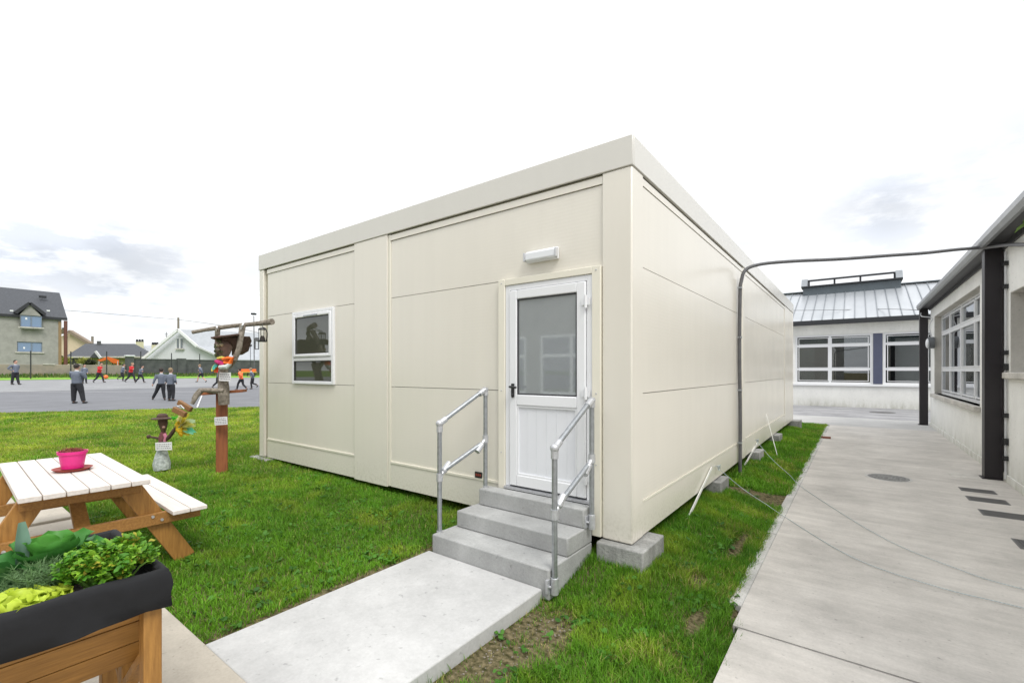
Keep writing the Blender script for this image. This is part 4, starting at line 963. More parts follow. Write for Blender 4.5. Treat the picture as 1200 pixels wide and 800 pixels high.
inn.box(X0+i0, X0+i0+.006, Y0+i0, Y1-i0, PZ-.12, PZ-.03).box(X1-i0-.006, X1-i0, Y0+i0, Y1-i0, PZ-.12, PZ-.03).box(X0+i0+.006, X1-i0-.006, Y0+i0, Y0+i0+.006, PZ-.12, PZ-.03).box(X0+i0+.006, X1-i0-.006, Y1-i0-.006, Y1-i0, PZ-.12, PZ-.03)
obj('liner', inn, M['liner'], pt)
so_ = MB(); nxs, nys = 16, 40
for j in range(nys+1):
    for i in range(nxs+1):
        x = X0+.037+(X1-X0-.074)*i/nxs; y = Y0+.037+(Y1-Y0-.074)*j/nys; so_.v.append((x, y, PZ-.085+random.uniform(-.012,.012)))
for j in range(nys):
    for i in range(nxs): a = j*(nxs+1)+i; so_.f.append((a, a+1, a+nxs+2, a+nxs+1))
obj('soil', so_, M['soil'], pt, smooth=0)
# V-shaped trough of boards
for s, xs_ in ((1, X1), (-1, X0)):
    for k in range(3):
        za, zb = PZ-.10-k*.115, PZ-.10-(k+1)*.115+.004
        f = lambda z: (PZ-.10-z)*.62
        xa, xb = xs_-s*(.035+f(za)), xs_-s*(.035+f(zb))
        obj('side_board', MB().prism([(xa,Y0+.03,za),(xb,Y0+.03,zb),(xb-s*.02,Y0+.03,zb),(xa-s*.02,Y0+.03,za)], (0,Y1-Y0-.06,0)), M['woody'] if 'woody' in M else M.setdefault('woody', mat('treated_timber_long', (.43,.215,.048), .55, 0, 7, c2=(.24,.112,.022), stretch=(7,.7,7), bump=.12, bs=30)), pt, bevel=.003)
for y in (Y0+.035, Y1-.055):
    obj('end_board', MB().prism([(X0+.045,y,PZ-.1),(X1-.045,y,PZ-.1),(X1-.25,y,PZ-.44),(X0+.25,y,PZ-.44)], (0,.02,0)), M['wood'], pt)
for x in (X0+.03, X1-.088):
    for y in (Y0+.005, Y1-.07): obj('leg', MB().box(x, x+.06, y, y+.06, gz, PZ-.03), M['woodx'], pt, bevel=.004)
for y in (Y0+.035, Y1-.035):
    for s in (-1, 1): obj('brace', MB().bar((cxp+s*.27, y, PZ-.36), (cxp+s*.02, y, PZ-.58), .03, .06, up=(0,1,0)), M['woodx'], pt, bevel=.003)
    obj('centre_leg', MB().box(cxp-.03, cxp+.03, y-.028 if y < 0 else y-.032, y+.028, gz, PZ-.45), M['woodx'], pt, bevel=.004)

# vegetables
SZ = PZ-.085
def veg(name, label, cat, x, y, builder, zz=SZ):
    t_ = thing(name, label, cat, (x, y, zz)); builder(t_, x, y, zz); return t_
def cabbage(ln, n, colr, inner):
    def b(t_, x, y, z):
        rr = random.Random(int(x*1000)); mb = MB(); cs = []
        for k in range(n):
            a = k*2.4; el = .25+.75*k/n; d = Vector((math.cos(a)*math.cos(el*1.35), math.sin(a)*math.cos(el*1.35), math.sin(el*1.35)))
            L_ = ln*(1-.35*k/n); c = [colr[i]*(1-k/n)+inner[i]*k/n for i in range(3)]
            leaf(mb, (x+.015*math.cos(a), y+.015*math.sin(a), z+.01), d, (-math.cos(a)*.3, -math.sin(a)*.3, 1), L_, L_*.95, .12*(1-k/n), .055, cs, c, 10, 12, .22, rr, True)
        leafobj('leaves', mb, cs, t_); obj('stalk', MB().tube([(x, y, z-.02), (x, y, z+.05)], .014, 8), mat('pale_stalk', (.25,.36,.12), .6, .1), t_)
    return b
def feathery(h, n, colr, spread):
    def b(t_, x, y, z):
        rr = random.Random(3); mb = MB()
        for _ in range(n):
            a = rr.uniform(0, 6.28); q = rr.uniform(0, spread); b0 = Vector((x+q*.3*math.cos(a), y+q*.3*math.sin(a), z)); hh = h*rr.uniform(.5, 1)
            tip = b0+Vector((q*math.cos(a), q*math.sin(a), hh)); mid = b0.lerp(tip, .5)+Vector((0,0,.03)); mb.tube([b0, mid, tip], [.0016,.0012,.0008], 4)
            for k in range(22):
                t = rr.uniform(.3, 1); p = b0.lerp(tip, t)+Vector((0,0,.03*4*t*(1-t))); v = Vector((rr.gauss(0,1), rr.gauss(0,1), rr.gauss(.7,.7))).normalized()*rr.uniform(.012,.035)
                mb.tube([p, p+v], [.0009,.0005], 3, cap=False)
        obj('fronds', mb, mat('feathery_green', (colr[0]*1.35,colr[1]*1.3,colr[2]*1.3), .6, .35, 14), t_)
    return b
def celery(h, n, spread, c1, c2):
    def b(t_, x, y, z):
        rr = random.Random(6); st_ = MB(); mb = MB(); cs = []
        for _ in range(n):
            a = rr.uniform(0, 6.28); q = rr.uniform(.1, 1)*spread; hh = h*rr.uniform(.6, 1.0)*(1-.25*q/spread); b0 = Vector((x+.03*math.cos(a), y+.03*math.sin(a), z))
            tip = b0+Vector((q*math.cos(a), q*math.sin(a)*1.25, hh)); mid = b0.lerp(tip, .55)+Vector((0,0,.02)); st_.tube([b0, mid, tip], [.005,.004,.002], 6)
            for k in range(rr.randint(10, 14)):
                aa = rr.uniform(0, 6.28); t = rr.uniform(.75, 1); p = b0.lerp(tip, t)+Vector((0,0,.01)); dd = Vector((math.cos(aa), math.sin(aa), rr.uniform(-.2,1.5)))
                m_ = rr.random()**1.3; c = [c1[i]*(1-m_)+c2[i]*m_ for i in range(3)]
                if rr.random() < .04: c = (.45,.42,.05)
                L_ = rr.uniform(.022,.040)
                for s_ in (-.7, 0, .7):       # three-lobed leaflet
                    d3 = Vector((dd.x*math.cos(s_)-dd.y*math.sin(s_), dd.x*math.sin(s_)+dd.y*math.cos(s_), dd.z)); leaf(mb, p+dd*.008+Vector((rr.gauss(0,.008),rr.gauss(0,.008),rr.gauss(0,.012))), d3, (rr.gauss(0,.5),rr.gauss(0,.5),1), L_*(1 if s_ == 0 else .75), L_*.62, .25, .16, cs, c, 4, 3, .1, rr)
        leafobj('leaves', mb, cs, t_); obj('stalks', st_, mat('celery_stalk', (.22,.42,.08), .5, .15), t_)
    return b
def lettuce(ln, n):
    def b(t_, x, y, z):
        rr = random.Random(8); mb = MB(); cs = []
        for k in range(n):
            a = k*2.4+rr.uniform(-.2,.2); el = .75+.5*k/n; d = Vector((math.cos(a)*math.cos(el), math.sin(a)*math.cos(el), math.sin(el)))
            leaf(mb, (x, y, z), d, (-math.cos(a)*.2, -math.sin(a)*.2, 1), ln*(1-.25*k/n), ln*.85, .15, .16, cs, (.50,.62,.06), 12, 9, .15, rr, True)
        leafobj('leaves', mb, cs, t_)
    return b
def vp(px, py, z=.93): q = at_z(px, py, z); return q.x, q.y
x, y = vp(128, 661); veg('celery_plant', 'bushy bright green celery plant at the near end of the planter', 'plant', x, y, celery(.19, 85, .098, (.065,.23,.018), (.27,.50,.04)))
x, y = -2.62, .355; veg('cabbage', 'round dark green cabbage behind the feathery herb in the planter', 'plant', x, y, cabbage(.20, 13, (.04,.17,.04), (.10,.32,.05)), SZ+.06)
x, y = -2.46, .305; veg('fennel_plant', 'feathery grey-green fennel in the front of the planter', 'plant', x, y, feathery(.145, 190, (.085,.165,.06), .10))
x, y = -2.315, .215; veg('lettuce', 'pale yellow-green lettuce at the planter rim in front of the fennel', 'plant', x, y, lettuce(.15, 17))
x, y = -2.31, .295; veg('lettuce', 'smaller pale lettuce leaves poking over the rim between fennel and celery', 'plant', x-.01, y, lettuce(.125, 13))
x, y = vp(2, 655, .95); veg('cabbage', 'blue-green broad-leaved cabbage at the left edge of the picture', 'plant', x, y, cabbage(.15, 13, (.07,.20,.08), (.11,.27,.07)))
x, y = vp(95, 640, .93); veg('cabbage', 'dark cabbage leaves between the round cabbage and the celery', 'plant', x-.02, y, cabbage(.12, 8, (.05,.18,.06), (.08,.25,.06)))
def kale(t_, x, y, z):
    rr = random.Random(1); mb = MB(); cs = []
    leaf(mb, (x, y, z), (-.05,-.08,1), (1,.4,0), .27, .055, -.1, .03, cs, (.22,.36,.28), 10, 5, .25, rr, True); leaf(mb, (x, y, z), (.5,.1,.8), (0,0,1), .12, .06, .3, .05, cs, (.10,.22,.12), 8, 5, .2, rr); leafobj('leaves', mb, cs, t_)
x, y = vp(29, 652, .95); veg('leek_leaf', 'tall upright blue-green leaf standing behind the round cabbage', 'plant', x, y, kale)

# ------------------------------------------------------------------ wooden post figure (hanging from its own branch)
FD = 6.78
def q_(px, py, d=FD): return at_d(px, py, d)
pb_ = q_(260, 552); pb_.z = ter(pb_.x)
pst = thing('timber_post', 'square red-brown timber post with a cross plank standing in the lawn', 'post', pb_)
pw = .085
tp = q_(260, 460)
obj('shaft', MB().bar((pb_.x,pb_.y,pb_.z-.2), (pb_.x,pb_.y,tp.z), .15, .12, up=(*dirv(260), 0)), M['redwood'], pst, bevel=.008)
obj('seat_plank', MB().bar(q_(234,461.5,6.7), q_(287,457.5,6.86), .22, .04), M['redwood'], pst, bevel=.004)
sg = MB(); a = q_(251.5,493.5,6.60); b = q_(266.5,492.5,6.62); sg.bar(a, b, .004, .115)
so2 = obj('notice', sg, M['sign'], pst)
def scribble(parent, a, b, rows, h, seedn, off):
    rr = random.Random(seedn); mb = MB(); d = b-a; n_ = Vector((RV[1]*0-FW[0], -FW[1], 0)).normalized()*off
    for i in range(rows):
        zz = h/2-(i+1)*h/(rows+1); t = .08
        while t < .9:
            L_ = rr.uniform(.05,.14); p0 = a+d*t+n_+Vector((0,0,zz)); p1 = a+d*min(t+L_,.93)+n_+Vector((0,0,zz)); mb.bar(p0, p1, .002, h*.06); t += L_+.05
    obj('print', mb, M['ink'], parent)
scribble(so2, a, b, 4, .115, 3, .004)
bush = MB(); rr = random.Random(12)
# figure
fg = thing('stick_figure', 'rustic log-and-stick figure with hat and bright scarf sitting on the red-brown post', 'garden figure', q_(262, 460))
obj('body', MB().tube([q_(262.5,474,6.62), q_(262,455,6.62), q_(261,440,6.66), q_(262,424,6.7)], [.07,.075,.062,.075], 12), M['bark'], fg)
hd = MB(); hd.tube([q_(261,421,6.68), q_(261.5,413,6.66), q_(262,405,6.66), q_(263,396,6.7)], [.05,.095,.12,.10], 14)
ho = obj('head', hd, mat('pinkish_bark', (.22,.15,.125), .85, .3, 12, bump=.5, bs=30), fg)
for (px, py) in ((256.0,404.5),(259.5,404)): 
    c_ = q_(px, py, 6.545); obj('eye', MB().lathe((0,0,0), [(.022,-.008),(.022,.008)], 12), M['bark'], ho); e_ = col.objects[-1] if False else None
ey = MB()
for (px, py) in ((255.5,404.5),(259.5,403.8)): ey.ball(q_(px,py,6.54), (.026,.026,.026), 10, 7)
obj('eye_disc', ey, mat('pale_log_end', (.42,.36,.24), .8, .2, 40), ho)
obj('nose', MB().ball(q_(255,409.5,6.53), .028, 10, 7), M['bark'], ho)
mo = MB()
for k in range(26):
    p = q_(rr.uniform(252.5,260), rr.uniform(399,419), rr.uniform(6.54,6.6)); mo.ball(p, rr.uniform(.012,.026), 6, 4)
obj('moss_beard', mo, mat('dark_moss', (.09,.10,.045), .95, .4, 30), ho)
ht = MB(); ht.v = []; hp = [q_(250.5,396.5,6.5), q_(266,393.5,6.5), q_(281,394,6.62), q_(283,399,6.75), q_(279.5,412,6.85), q_(271,417,6.9), q_(270,402,6.6), q_(262,397,6.5)]
ht.prism(hp, Vector((FW[0]*.28, FW[1]*.28, .02))); hto = obj('hat', ht, mat('brown_felt', (.085,.05,.04), .9, .35, 14, bump=.5, bs=25), fg, bevel=.02)
obj('hat_brim', MB().bar(q_(249,396.5,6.48), q_(281,392.5,6.62), .30, .025), mat('brown_felt', (.085,.05,.04)), hto, bevel=.008)
obj('hat_twig', MB().tube([q_(254,397,6.5), q_(251,394,6.45)], [.018,.006], 7), M['darkbark'], hto)
obj('arm', MB().tube([q_(257,425,6.72), q_(254.5,410,6.85), q_(254.7,398,6.86), q_(255,385,6.80)], [.03,.032,.033,.036], 10), M['bark'], fg)
obj('arm', MB().tube([q_(269,430,6.62), q_(275,421,6.55), q_(280,409,6.55), q_(282,396,6.6), q_(284.5,381,6.70)], [.028,.036,.038,.038,.042], 10), M['bark'], fg)
for (p0, p1) in (((254,386,6.74),(256,383,6.86)),((283,384,6.64),(285.5,379,6.82))): pass
obj('wrist_tie', MB().tube([q_(253,387.5,6.72), q_(254.5,384.5,6.68), q_(254,382.5,6.8)], .012, 6), M['pvc'], fg)
obj('wrist_tie', MB().tube([q_(282,385.5,6.6), q_(283.8,381.5,6.57), q_(285.5,378.5,6.75)], .012, 6), M['pvc'], fg)
obj('leg', MB().tube([q_(262,457.5,6.45), q_(248,457,6.4), q_(237,457,6.45), q_(231,463,6.42), q_(225,473,6.4)], [.03,.032,.034,.03,.026], 10), M['bark'], fg)
obj('leg', MB().tube([q_(262,459.5,6.6), q_(248,458.5,6.62), q_(234,456.5,6.7), q_(229,462,6.7), q_(226,468,6.7)], [.03,.027,.026,.024,.02], 10), M['bark'], fg)
obj('wooden_shoe', MB().bar(q_(203.5,479,6.42), q_(217.5,486,6.38), .05, .075, up=(0,0,1)), M['brownplank'], fg, bevel=.006)
obj('wooden_shoe', MB().bar(q_(209.5,471,6.5), q_(224,480,6.46), .05, .07, up=(0,0,1)), M['brownplank'], fg, bevel=.006)
obj('shoe_bracket', MB().tube([q_(208,476,6.38), q_(212,475,6.4), q_(216,479,6.38)], .009, 6), M['galv_lite'], fg)
scf = [('orange_scarf',(.80,.16,.02),[(263,421,6.5),(268,420,6.48),(272,419,6.5),(270,425,6.5),(264,424,6.5)]),('magenta_scarf',(.45,.02,.14),[(254,423,6.5),(258,425,6.46),(262,427,6.48)]),('yellow_scarf',(.62,.55,.10),[(256,420,6.52),(260,419,6.5),(265,420,6.5)])]
sc = obj('scarf', MB().tube([q_(*p) for p in scf[0][2]], [.05,.055,.04,.05,.05], 8, sq=.6), mat('orange_cloth', scf[0][1], .8, .15, 20), fg)
obj('scarf_fold', MB().tube([q_(*p) for p in scf[1][2]], [.035,.045,.035], 8, sq=.7), mat('magenta_cloth', scf[1][1], .8, .2, 20), sc)
obj('scarf_fold', MB().tube([q_(*p) for p in scf[2][2]], [.03,.03,.02], 8, sq=.7), mat('yellow_cloth', scf[2][1], .8, .2, 20), sc)
obj('scarf_fold', MB().tube([q_(258,430,6.46), q_(265,430,6.46), q_(270,426,6.5)], [.045,.05,.035], 8, sq=.7), mat('pale_cloth', (.55,.60,.58), .85, .2, 20), sc)
for k, (c_, pp_) in enumerate((((.62,.55,.06),(251,429)),((.05,.36,.30),(252.5,427)),((.75,.20,.03),(252,434)),((.70,.05,.04),(254.5,436)))):
    mb = MB(); cs = []; leaf(mb, q_(254.5,426,6.5), q_(pp_[0],pp_[1]+2,6.46)-q_(254.5,426,6.5), (-FW[0],-FW[1],0), .14, .07, .0, .12, cs, c_, rr=rr); leafobj('scarf_end', mb, cs, sc)
a = q_(256.8,441,6.52); b = q_(270.5,441.5,6.50); sg = obj('notice', MB().bar(a, b, .004, .125), M['sign'], fg); scribble(sg, a, b, 3, .125, 5, .005)
# branch and bird feeder
brn = obj('branch', MB().tube([q_(225.5,389.2,6.8), q_(240,386.5,6.82), q_(256,384,6.83), q_(275,381.5,6.78), q_(295,379.8,6.74), q_(308,378.5,6.68), q_(319,376.8,6.6)], [.028,.026,.034,.03,.033,.037,.045], 10), M['bark'])
tag(brn, 'long bare horizontal branch held up by the stick figure', 'branch')
bf = thing('bird_feeder', 'small black wire bird feeder hanging from the branch against the cabin corner', 'bird feeder', q_(308, 400, 6.5))
fc = q_(307.5, 400.5, 6.5)
obj('tray', MB().lathe(fc, [(.055,0),(.062,.006),(.062,.016)], 16), M['black'], bf)
obj('seed', MB().lathe(fc+Vector((0,0,.017)), [(.04,0),(.03,.05),(.012,.07)], 12), mat('seed', (.04,.035,.03), .9, .4), bf)
cg = MB()
for k in range(8): a = k*math.pi/4; cg.tube([fc+Vector((.05*math.cos(a), .05*math.sin(a), .01)), fc+Vector((.05*math.cos(a), .05*math.sin(a), .17))], .0035, 5)
obj('cage', cg, M['fencepost'], bf); obj('lid', MB().lathe(fc+Vector((0,0,.17)), [(.056,0),(.05,.02),(.01,.035)], 16), M['black'], bf)
obj('hanger', MB().tube([fc+Vector((RV[0]*.06,RV[1]*.06,.01)), fc+Vector((RV[0]*.075,RV[1]*.075,.12)), fc+Vector((RV[0]*.05,RV[1]*.05,.19)), fc+Vector((0,0,.215)), q_(307.5,379,6.66)], .005, 6), M['black'], bf)

# small figure
SD = 6.78
f2 = thing('twig_figure', 'small twig figure with brown hat and grey crocheted dress standing in the lawn', 'garden figure', at_d(188, 552, SD))
g_ = lambda px, py, d=SD: at_d(px, py, d)
obj('dress', MB().tube([g_(190,519), g_(190,527), g_(189.5,534), g_(189.5,543), g_(190,550)], [.055,.062,.085,.112,.102], 16), mat('grey_crochet', (.62,.66,.66), .95, 0, 30, c2=(.20,.23,.22), bump=.9, bs=40), f2)
obj('foot', MB().tube([g_(186,546), g_(185,551), g_(183.5,554)], [.02,.022,.018], 8), M['darkbark'], f2)
obj('body', MB().tube([g_(190.5,520), g_(190.8,512), g_(191.5,506)], [.05,.055,.035], 12), mat('plum_cloth', (.16,.055,.06), .9, .3, 20), f2)
obj('collar', MB().tube([g_(192.5,508,6.72), g_(194.5,512,6.72), g_(193,517,6.72)], [.02,.025,.02], 8), mat('pink_cloth', (.50,.18,.26), .9, .3, 20), f2)
ho = obj('head', MB().tube([g_(191.5,506), g_(191.5,501), g_(191,496), g_(190.5,491.5)], [.026,.045,.062,.062], 12), mat('brown_wood', (.10,.055,.038), .8, .3, 20), f2)
obj('nose', MB().ball(g_(191.8,500.5,6.72), .02, 8, 6), mat('pale_wood', (.34,.20,.16), .8, .2), ho)
obj('hat', MB().lathe(g_(190.2,490.5), [(.135,-.005),(.14,.01),(.07,.022),(.065,.055),(.045,.075),(.01,.08)], 20), mat('brown_felt', (.085,.05,.04)), f2)
obj('arm', MB().tube([g_(189,514), g_(181,512.5), g_(175,511.5)], [.020,.017,.015], 8), M['darkbark'], f2); obj('hand', MB().ball(g_(174.3,511.4), .03, 10, 7), M['darkbark'], f2)
obj('arm', MB().tube([g_(192,517,6.75), g_(198,512,6.72), g_(204,504,6.7), g_(209,498,6.7)], [.026,.028,.025,.022], 8), M['darkbark'], f2)
a = g_(182.2,523,6.66); b = g_(201.5,522.3,6.66); sg = obj('notice', MB().bar(a, b, .004, .115), M['sign'], f2); scribble(sg, a, b, 3, .115, 8, .004)
fl = thing('paper_flower', 'large yellow, white and mint fabric flower held up by the twig figure', 'fabric flower', g_(212, 500))
mb = MB(); cs = []; rr = random.Random(21); c0 = g_(210, 497, 6.66)
pc_ = [((.80,.60,.04),(212,506)),((.78,.70,.14),(219,504)),((.82,.55,.04),(216,508)),((.85,.82,.42),(226,499)),((.66,.84,.55),(228,494)),((.20,.72,.48),(229,506)),((.30,.74,.52),(226,508)),((.85,.66,.10),(221,510)),((.85,.78,.35),(215,488)),((.85,.62,.06),(207,494)),((.75,.72,.20),(224,497)),((.85,.80,.40),(222,493)),((.78,.50,.03),(213,511)),((.85,.74,.10),(218,486))]
for (c_, (px, py)) in pc_+[(a_, (b_[0]+rr.uniform(-4,4), b_[1]+rr.uniform(-3,3))) for (a_, b_) in pc_]:
    v = g_(px, py, 6.66+rr.uniform(-.1,.1))-c0; leaf(mb, c0, v, (-FW[0],-FW[1],.3), v.length*1.05, .10, .0, .12, cs, c_, 7, 5, .2, rr)
leafobj('petals', mb, cs, fl, .8, 'cloth_petal')
mb = MB(); cs = []
for k in range(9): v = Vector((rr.gauss(0,1), rr.gauss(0,1), rr.gauss(0,1))); leaf(mb, g_(205.5,490,6.66), v, (0,0,1), .07, .05, .1, .1, cs, (.10,.55,.04), rr=rr)
leafobj('green_tuft', mb, cs, fl, .8, 'cloth_petal')
obj('stalk', MB().tube([g_(206.5,501,6.68), c0], .012, 6), M['darkbark'], fl)

# ------------------------------------------------------------------ pupils
SK = {}
def skinm(): return MATS.get('skin') or mat('skin', (.52,.30,.22), .6, .04)
GREYJ = lambda: MATS.get('grey_jumper') or mat('grey_jumper', (.135,.155,.20), .9, .12, 14)
TROU = lambda: MATS.get('black_trousers') or mat('black_trousers', (.018,.019,.024), .85, .2, 10)
RED = lambda: MATS.get('red_jersey') or mat('red_jersey', (.55,.025,.03), .8, .12, 10)
ORV = lambda: MATS.get('orange_bib') or mat('orange_bib', (.85,.17,.05), .7, .08, 10)
WHT = lambda: MATS.get('white_shirt') or mat('white_shirt', (.62,.64,.66), .8, .05, 10)
SHO = lambda: MATS.get('black_shoe') or mat('black_shoe', (.012,.012,.013), .5, .2)
HAIRD = lambda: MATS.get('dark_hair') or mat('dark_hair', (.022,.016,.013), .7, .3, 30)
HAIRB = lambda: MATS.get('fair_hair') or mat('fair_hair', (.22,.155,.09), .7, .3, 30)
def person(px, feet, head, face, pose, top, hair, label, build=1.0, long_hair=False, collar=True, armsfree=None):
    p, d = at_t(px, feet); Hh = (feet-head)*d/F; Hh = max(1.15, min(Hh, 2.0))
    fwd = {'R': Vector((RV[0],RV[1],0)), 'L': Vector((-RV[0],-RV[1],0)), 'B': Vector((FW[0],FW[1],0)), 'F': Vector((-FW[0],-FW[1],0))}
    if isinstance(face, tuple): f_ = (fwd[face[0]]*(1-face[2])+fwd[face[1]]*face[2]).normalized()
    else: f_ = fwd[face]
    rt = f_.cross(Vector((0,0,1)))
    t_ = thing('person', label, 'person', p)
    T = lambda v: p+rt*(v[0]*Hh*build)+f_*(v[1]*Hh)+Vector((0,0,v[2]*Hh))
    J = pose; B_ = build
    def rt_(mb, vox, m, name, parent, sm_=2):
        o = obj(name, mb, m, parent, smooth=0); md = o.modifiers.new('join', 'REMESH'); md.mode = 'VOXEL'; md.voxel_size = vox; md.use_smooth_shade = True
        s2 = o.modifiers.new('soft', 'SMOOTH'); s2.iterations = sm_; s2.factor = .5; return o
    R = Hh
    mb = MB(); ld = J.get('lean', 0)
    pel = Vector((0, 0, .50)); ch = Vector((0, ld*.22, .72)); nk = Vector((0, ld*.32, .815)); hd_ = Vector((0, ld*.38+.005, .915))
    mb.tube([T(pel+Vector((0,0,-.03))), T(pel.lerp(ch, .4)), T(ch), T(nk)], [.068*R*B_,.066*R*B_,.074*R*B_,.03*R], 14, sq=1)
    mb.tube([T(nk-Vector((0,0,.03))), T(hd_)], [.032*R,.03*R], 10)
    Rh = Matrix((tuple(rt), tuple(f_), (0,0,1))).transposed()
    mb.ball(T(hd_), (.052*R,.062*R,.073*R), 16, 12, Rh); mb.ball(T(hd_+Vector((0,.062,-.008))), (.011*R,.014*R,.016*R), 8, 6, Rh)
    for s in (-1, 1): mb.ball(p+rt*(s*.053*R)+(T(hd_)-p), (.008*R,.014*R,.02*R), 8, 6, Rh)
    sj = {}
    for s, k in ((-1,'L'), (1,'R')):
        hip = Vector((s*.045, 0, .50)); kn, an = Vector(J['knee'+k]), Vector(J['ank'+k])
        mb.tube([T(hip), T(hip.lerp(kn,.5)), T(kn), T(kn.lerp(an,.4)), T(an)], [.052*R*B_,.045*R*B_,.034*R,.035*R,.022*R], 10)
        shd = Vector((s*.095, ch.y, .785)); el, ha = Vector(J['elb'+k]), Vector(J['hand'+k]); 
        mb.tube([T(shd), T(el), T(ha)], [.030*R,.024*R,.016*R], 9)
        dn = (T(ha)-T(el)).normalized(); pm_ = T(ha)+dn*.03*R; mb.ball(pm_, (.018*R,.022*R,.026*R), 8, 6)
        sd_ = dn.cross(f_); sd_ = sd_.normalized() if sd_.length > .1 else rt
        for q in range(4):
            b0 = pm_+sd_*((q-1.5)*.010*R)+dn*.012*R; L_ = (.040,.046,.043,.034)[q]*R; mb.tube([b0, b0+dn*L_*.55, b0+dn*L_*.9-f_*.004*R], [.0062*R,.006*R,.0045*R], 6)
        mb.tube([pm_-sd_*.014*R, pm_-sd_*.028*R+dn*.022*R], [.0068*R,.005*R], 6)
        sj[k] = (hip, kn, an, shd, el, ha)
    body = rt_(mb, .011*R, skinm(), 'body', t_, 1)
    ey_ = MB()
    for s in (-1, 1): ey_.ball(T(hd_+Vector((0,.055,.006)))+rt*(s*.020*R), (.008*R,.006*R,.005*R), 8, 6, Rh)
    obj('eyes', ey_, M['ink'], body); obj('mouth', MB().ball(T(hd_+Vector((0,.056,-.034))), (.014*R,.006*R,.004*R), 8, 6, Rh), M['terracotta'], body)
    # jumper
    mb = MB(); mb.tube([T(pel+Vector((0,0,.0))), T(pel.lerp(ch,.35)), T(ch), T(ch+Vector((0,ld*.05,.05))), T(nk-Vector((0,0,.005)))], [.080*R*B_,.080*R*B_,.086*R*B_,.072*R*B_,.040*R], 16)
    for s in (-1, 1): mb.ball(T(ch+Vector((s*.055,0,.035))), (.05*R,.045*R,.05*R), 10, 8)
    for k in 'LR':
        hip, kn, an, shd, el, ha = sj[k]; mb.tube([T(shd), T(shd.lerp(el,.5)), T(el), T(el.lerp(ha,.95))], [.045*R*B_,.040*R*B_,.034*R,.026*R], 10)
    rt_(mb, .012*R, top, 'jumper', t_)
    if collar: obj('collar', MB().tube([T(nk-Vector((0,0,.012))), T(nk+Vector((0,.003,.012)))], [.046*R,.038*R], 12), WHT(), t_)
    mb = MB(); mb.tube([T(pel+Vector((0,0,.02))), T(pel-Vector((0,0,.04)))], [.076*R*B_,.072*R*B_], 14)
    shorts = J.get('shorts')
    for k in 'LR':
        hip, kn, an, *_ = sj[k]
        if shorts: mb.tube([T(hip), T(hip.lerp(kn,.9))], [.06*R*B_,.048*R*B_], 10)
        else: mb.tube([T(hip), T(hip.lerp(kn,.5)), T(kn), T(an.lerp(kn,.08))], [.062*R*B_,.056*R*B_,.045*R*B_,.036*R*B_], 10)
    rt_(mb, .012*R, TROU(), 'trousers', t_)
    for k in 'LR':
        hip, kn, an, *_ = sj[k]; sh_ = (an-kn).normalized(); toe = f_.copy(); tz_ = J.get('toe'+k, 0)
        a0 = T(an)-f_*.02*R-Vector((0,0,.012*R)); a1 = a0+(f_*math.cos(tz_)+Vector((0,0,-math.sin(tz_))))*.115*R
        mb = MB(); mb.tube([a0-f_*.01*R, a0.lerp(a1,.3), a0.lerp(a1,.7), a1], [.020*R,.028*R,.028*R,.018*R], 10, sq=.8); obj('shoe', mb, SHO(), t_, smooth=60)
    hm = MB(); hc = T(hd_+Vector((0,-.010,.014))); hm.ball(hc, (.058*R,.063*R,.070*R), 16, 12, Rh)
    hv = []
    ho_ = obj('hair', hm, hair, t_, smooth=60)
    if long_hair: obj('ponytail', MB().tube([T(hd_+Vector((0,-.05,.03))), T(hd_+Vector((0,-.085,-.03))), T(hd_+Vector((0,-.08,-.12)))], [.03*R,.036*R,.015*R], 9), hair, ho_)
    return t_
STAND = dict(kneeL=(-.06,.01,.27), ankL=(-.075,0,.045), kneeR=(.06,.01,.27), ankR=(.075,0,.045), elbL=(-.135,-.02,.62), handL=(-.10,.07,.55), elbR=(.135,-.02,.62), handR=(.10,.07,.55))
def P_(**k): d = dict(STAND); d.update(k); return d
RUN1 = P_(kneeL=(-.045,.13,.31), ankL=(-.045,.19,.06), kneeR=(.045,-.04,.27), ankR=(.045,-.23,.10), toeR=.9, elbL=(-.12,-.10,.66), handL=(-.10,-.02,.56), elbR=(.12,.09,.66), handR=(.09,.18,.66), lean=.25)
RUN2 = P_(kneeL=(-.045,.05,.27), ankL=(-.045,.02,.05), kneeR=(.045,.0,.27), ankR=(.045,-.19,.20), toeR=1.1, elbL=(-.12,-.08,.65), handL=(-.09,.02,.58), elbR=(.12,.06,.65), handR=(.10,.16,.62), lean=.2)
WALK = P_(kneeL=(-.045,.07,.28), ankL=(-.045,.11,.05), kneeR=(.045,-.02,.27), ankR=(.045,-.13,.06), toeR=.5, elbL=(-.125,-.06,.64), handL=(-.12,-.03,.50), elbR=(.125,.04,.64), handR=(.12,.10,.52), lean=.08)
person(90, 473, 425.5, 'B', P_(kneeL=(-.06,.0,.27), ankL=(-.065,0,.045), kneeR=(.085,.02,.27), ankR=(.125,.02,.045), elbL=(-.145,.05,.64), handL=(-.06,.13,.66), elbR=(.145,.05,.64), handR=(.06,.13,.66)), GREYJ(), HAIRD(), 'child in grey jumper standing with back turned, nearest on the playground', 1.22)
person(18, 451, 421.5, 'R', P_(kneeL=(-.045,.03,.27), ankL=(-.05,.08,.045), kneeR=(.045,-.05,.28), ankR=(.045,-.09,.05), elbL=(-.17,-.08,.66), handL=(-.075,.0,.57), elbR=(.17,-.10,.66), handR=(.085,.0,.57)), GREYJ(), HAIRD(), 'person in grey top with hand on hip at the far left of the playground', 1.1)
person(99, 449.5, 426.5, ('R','F',.3), P_(), GREYJ(), HAIRD(), 'dark long-haired child in grey just right of the nearest standing child', .95, True)
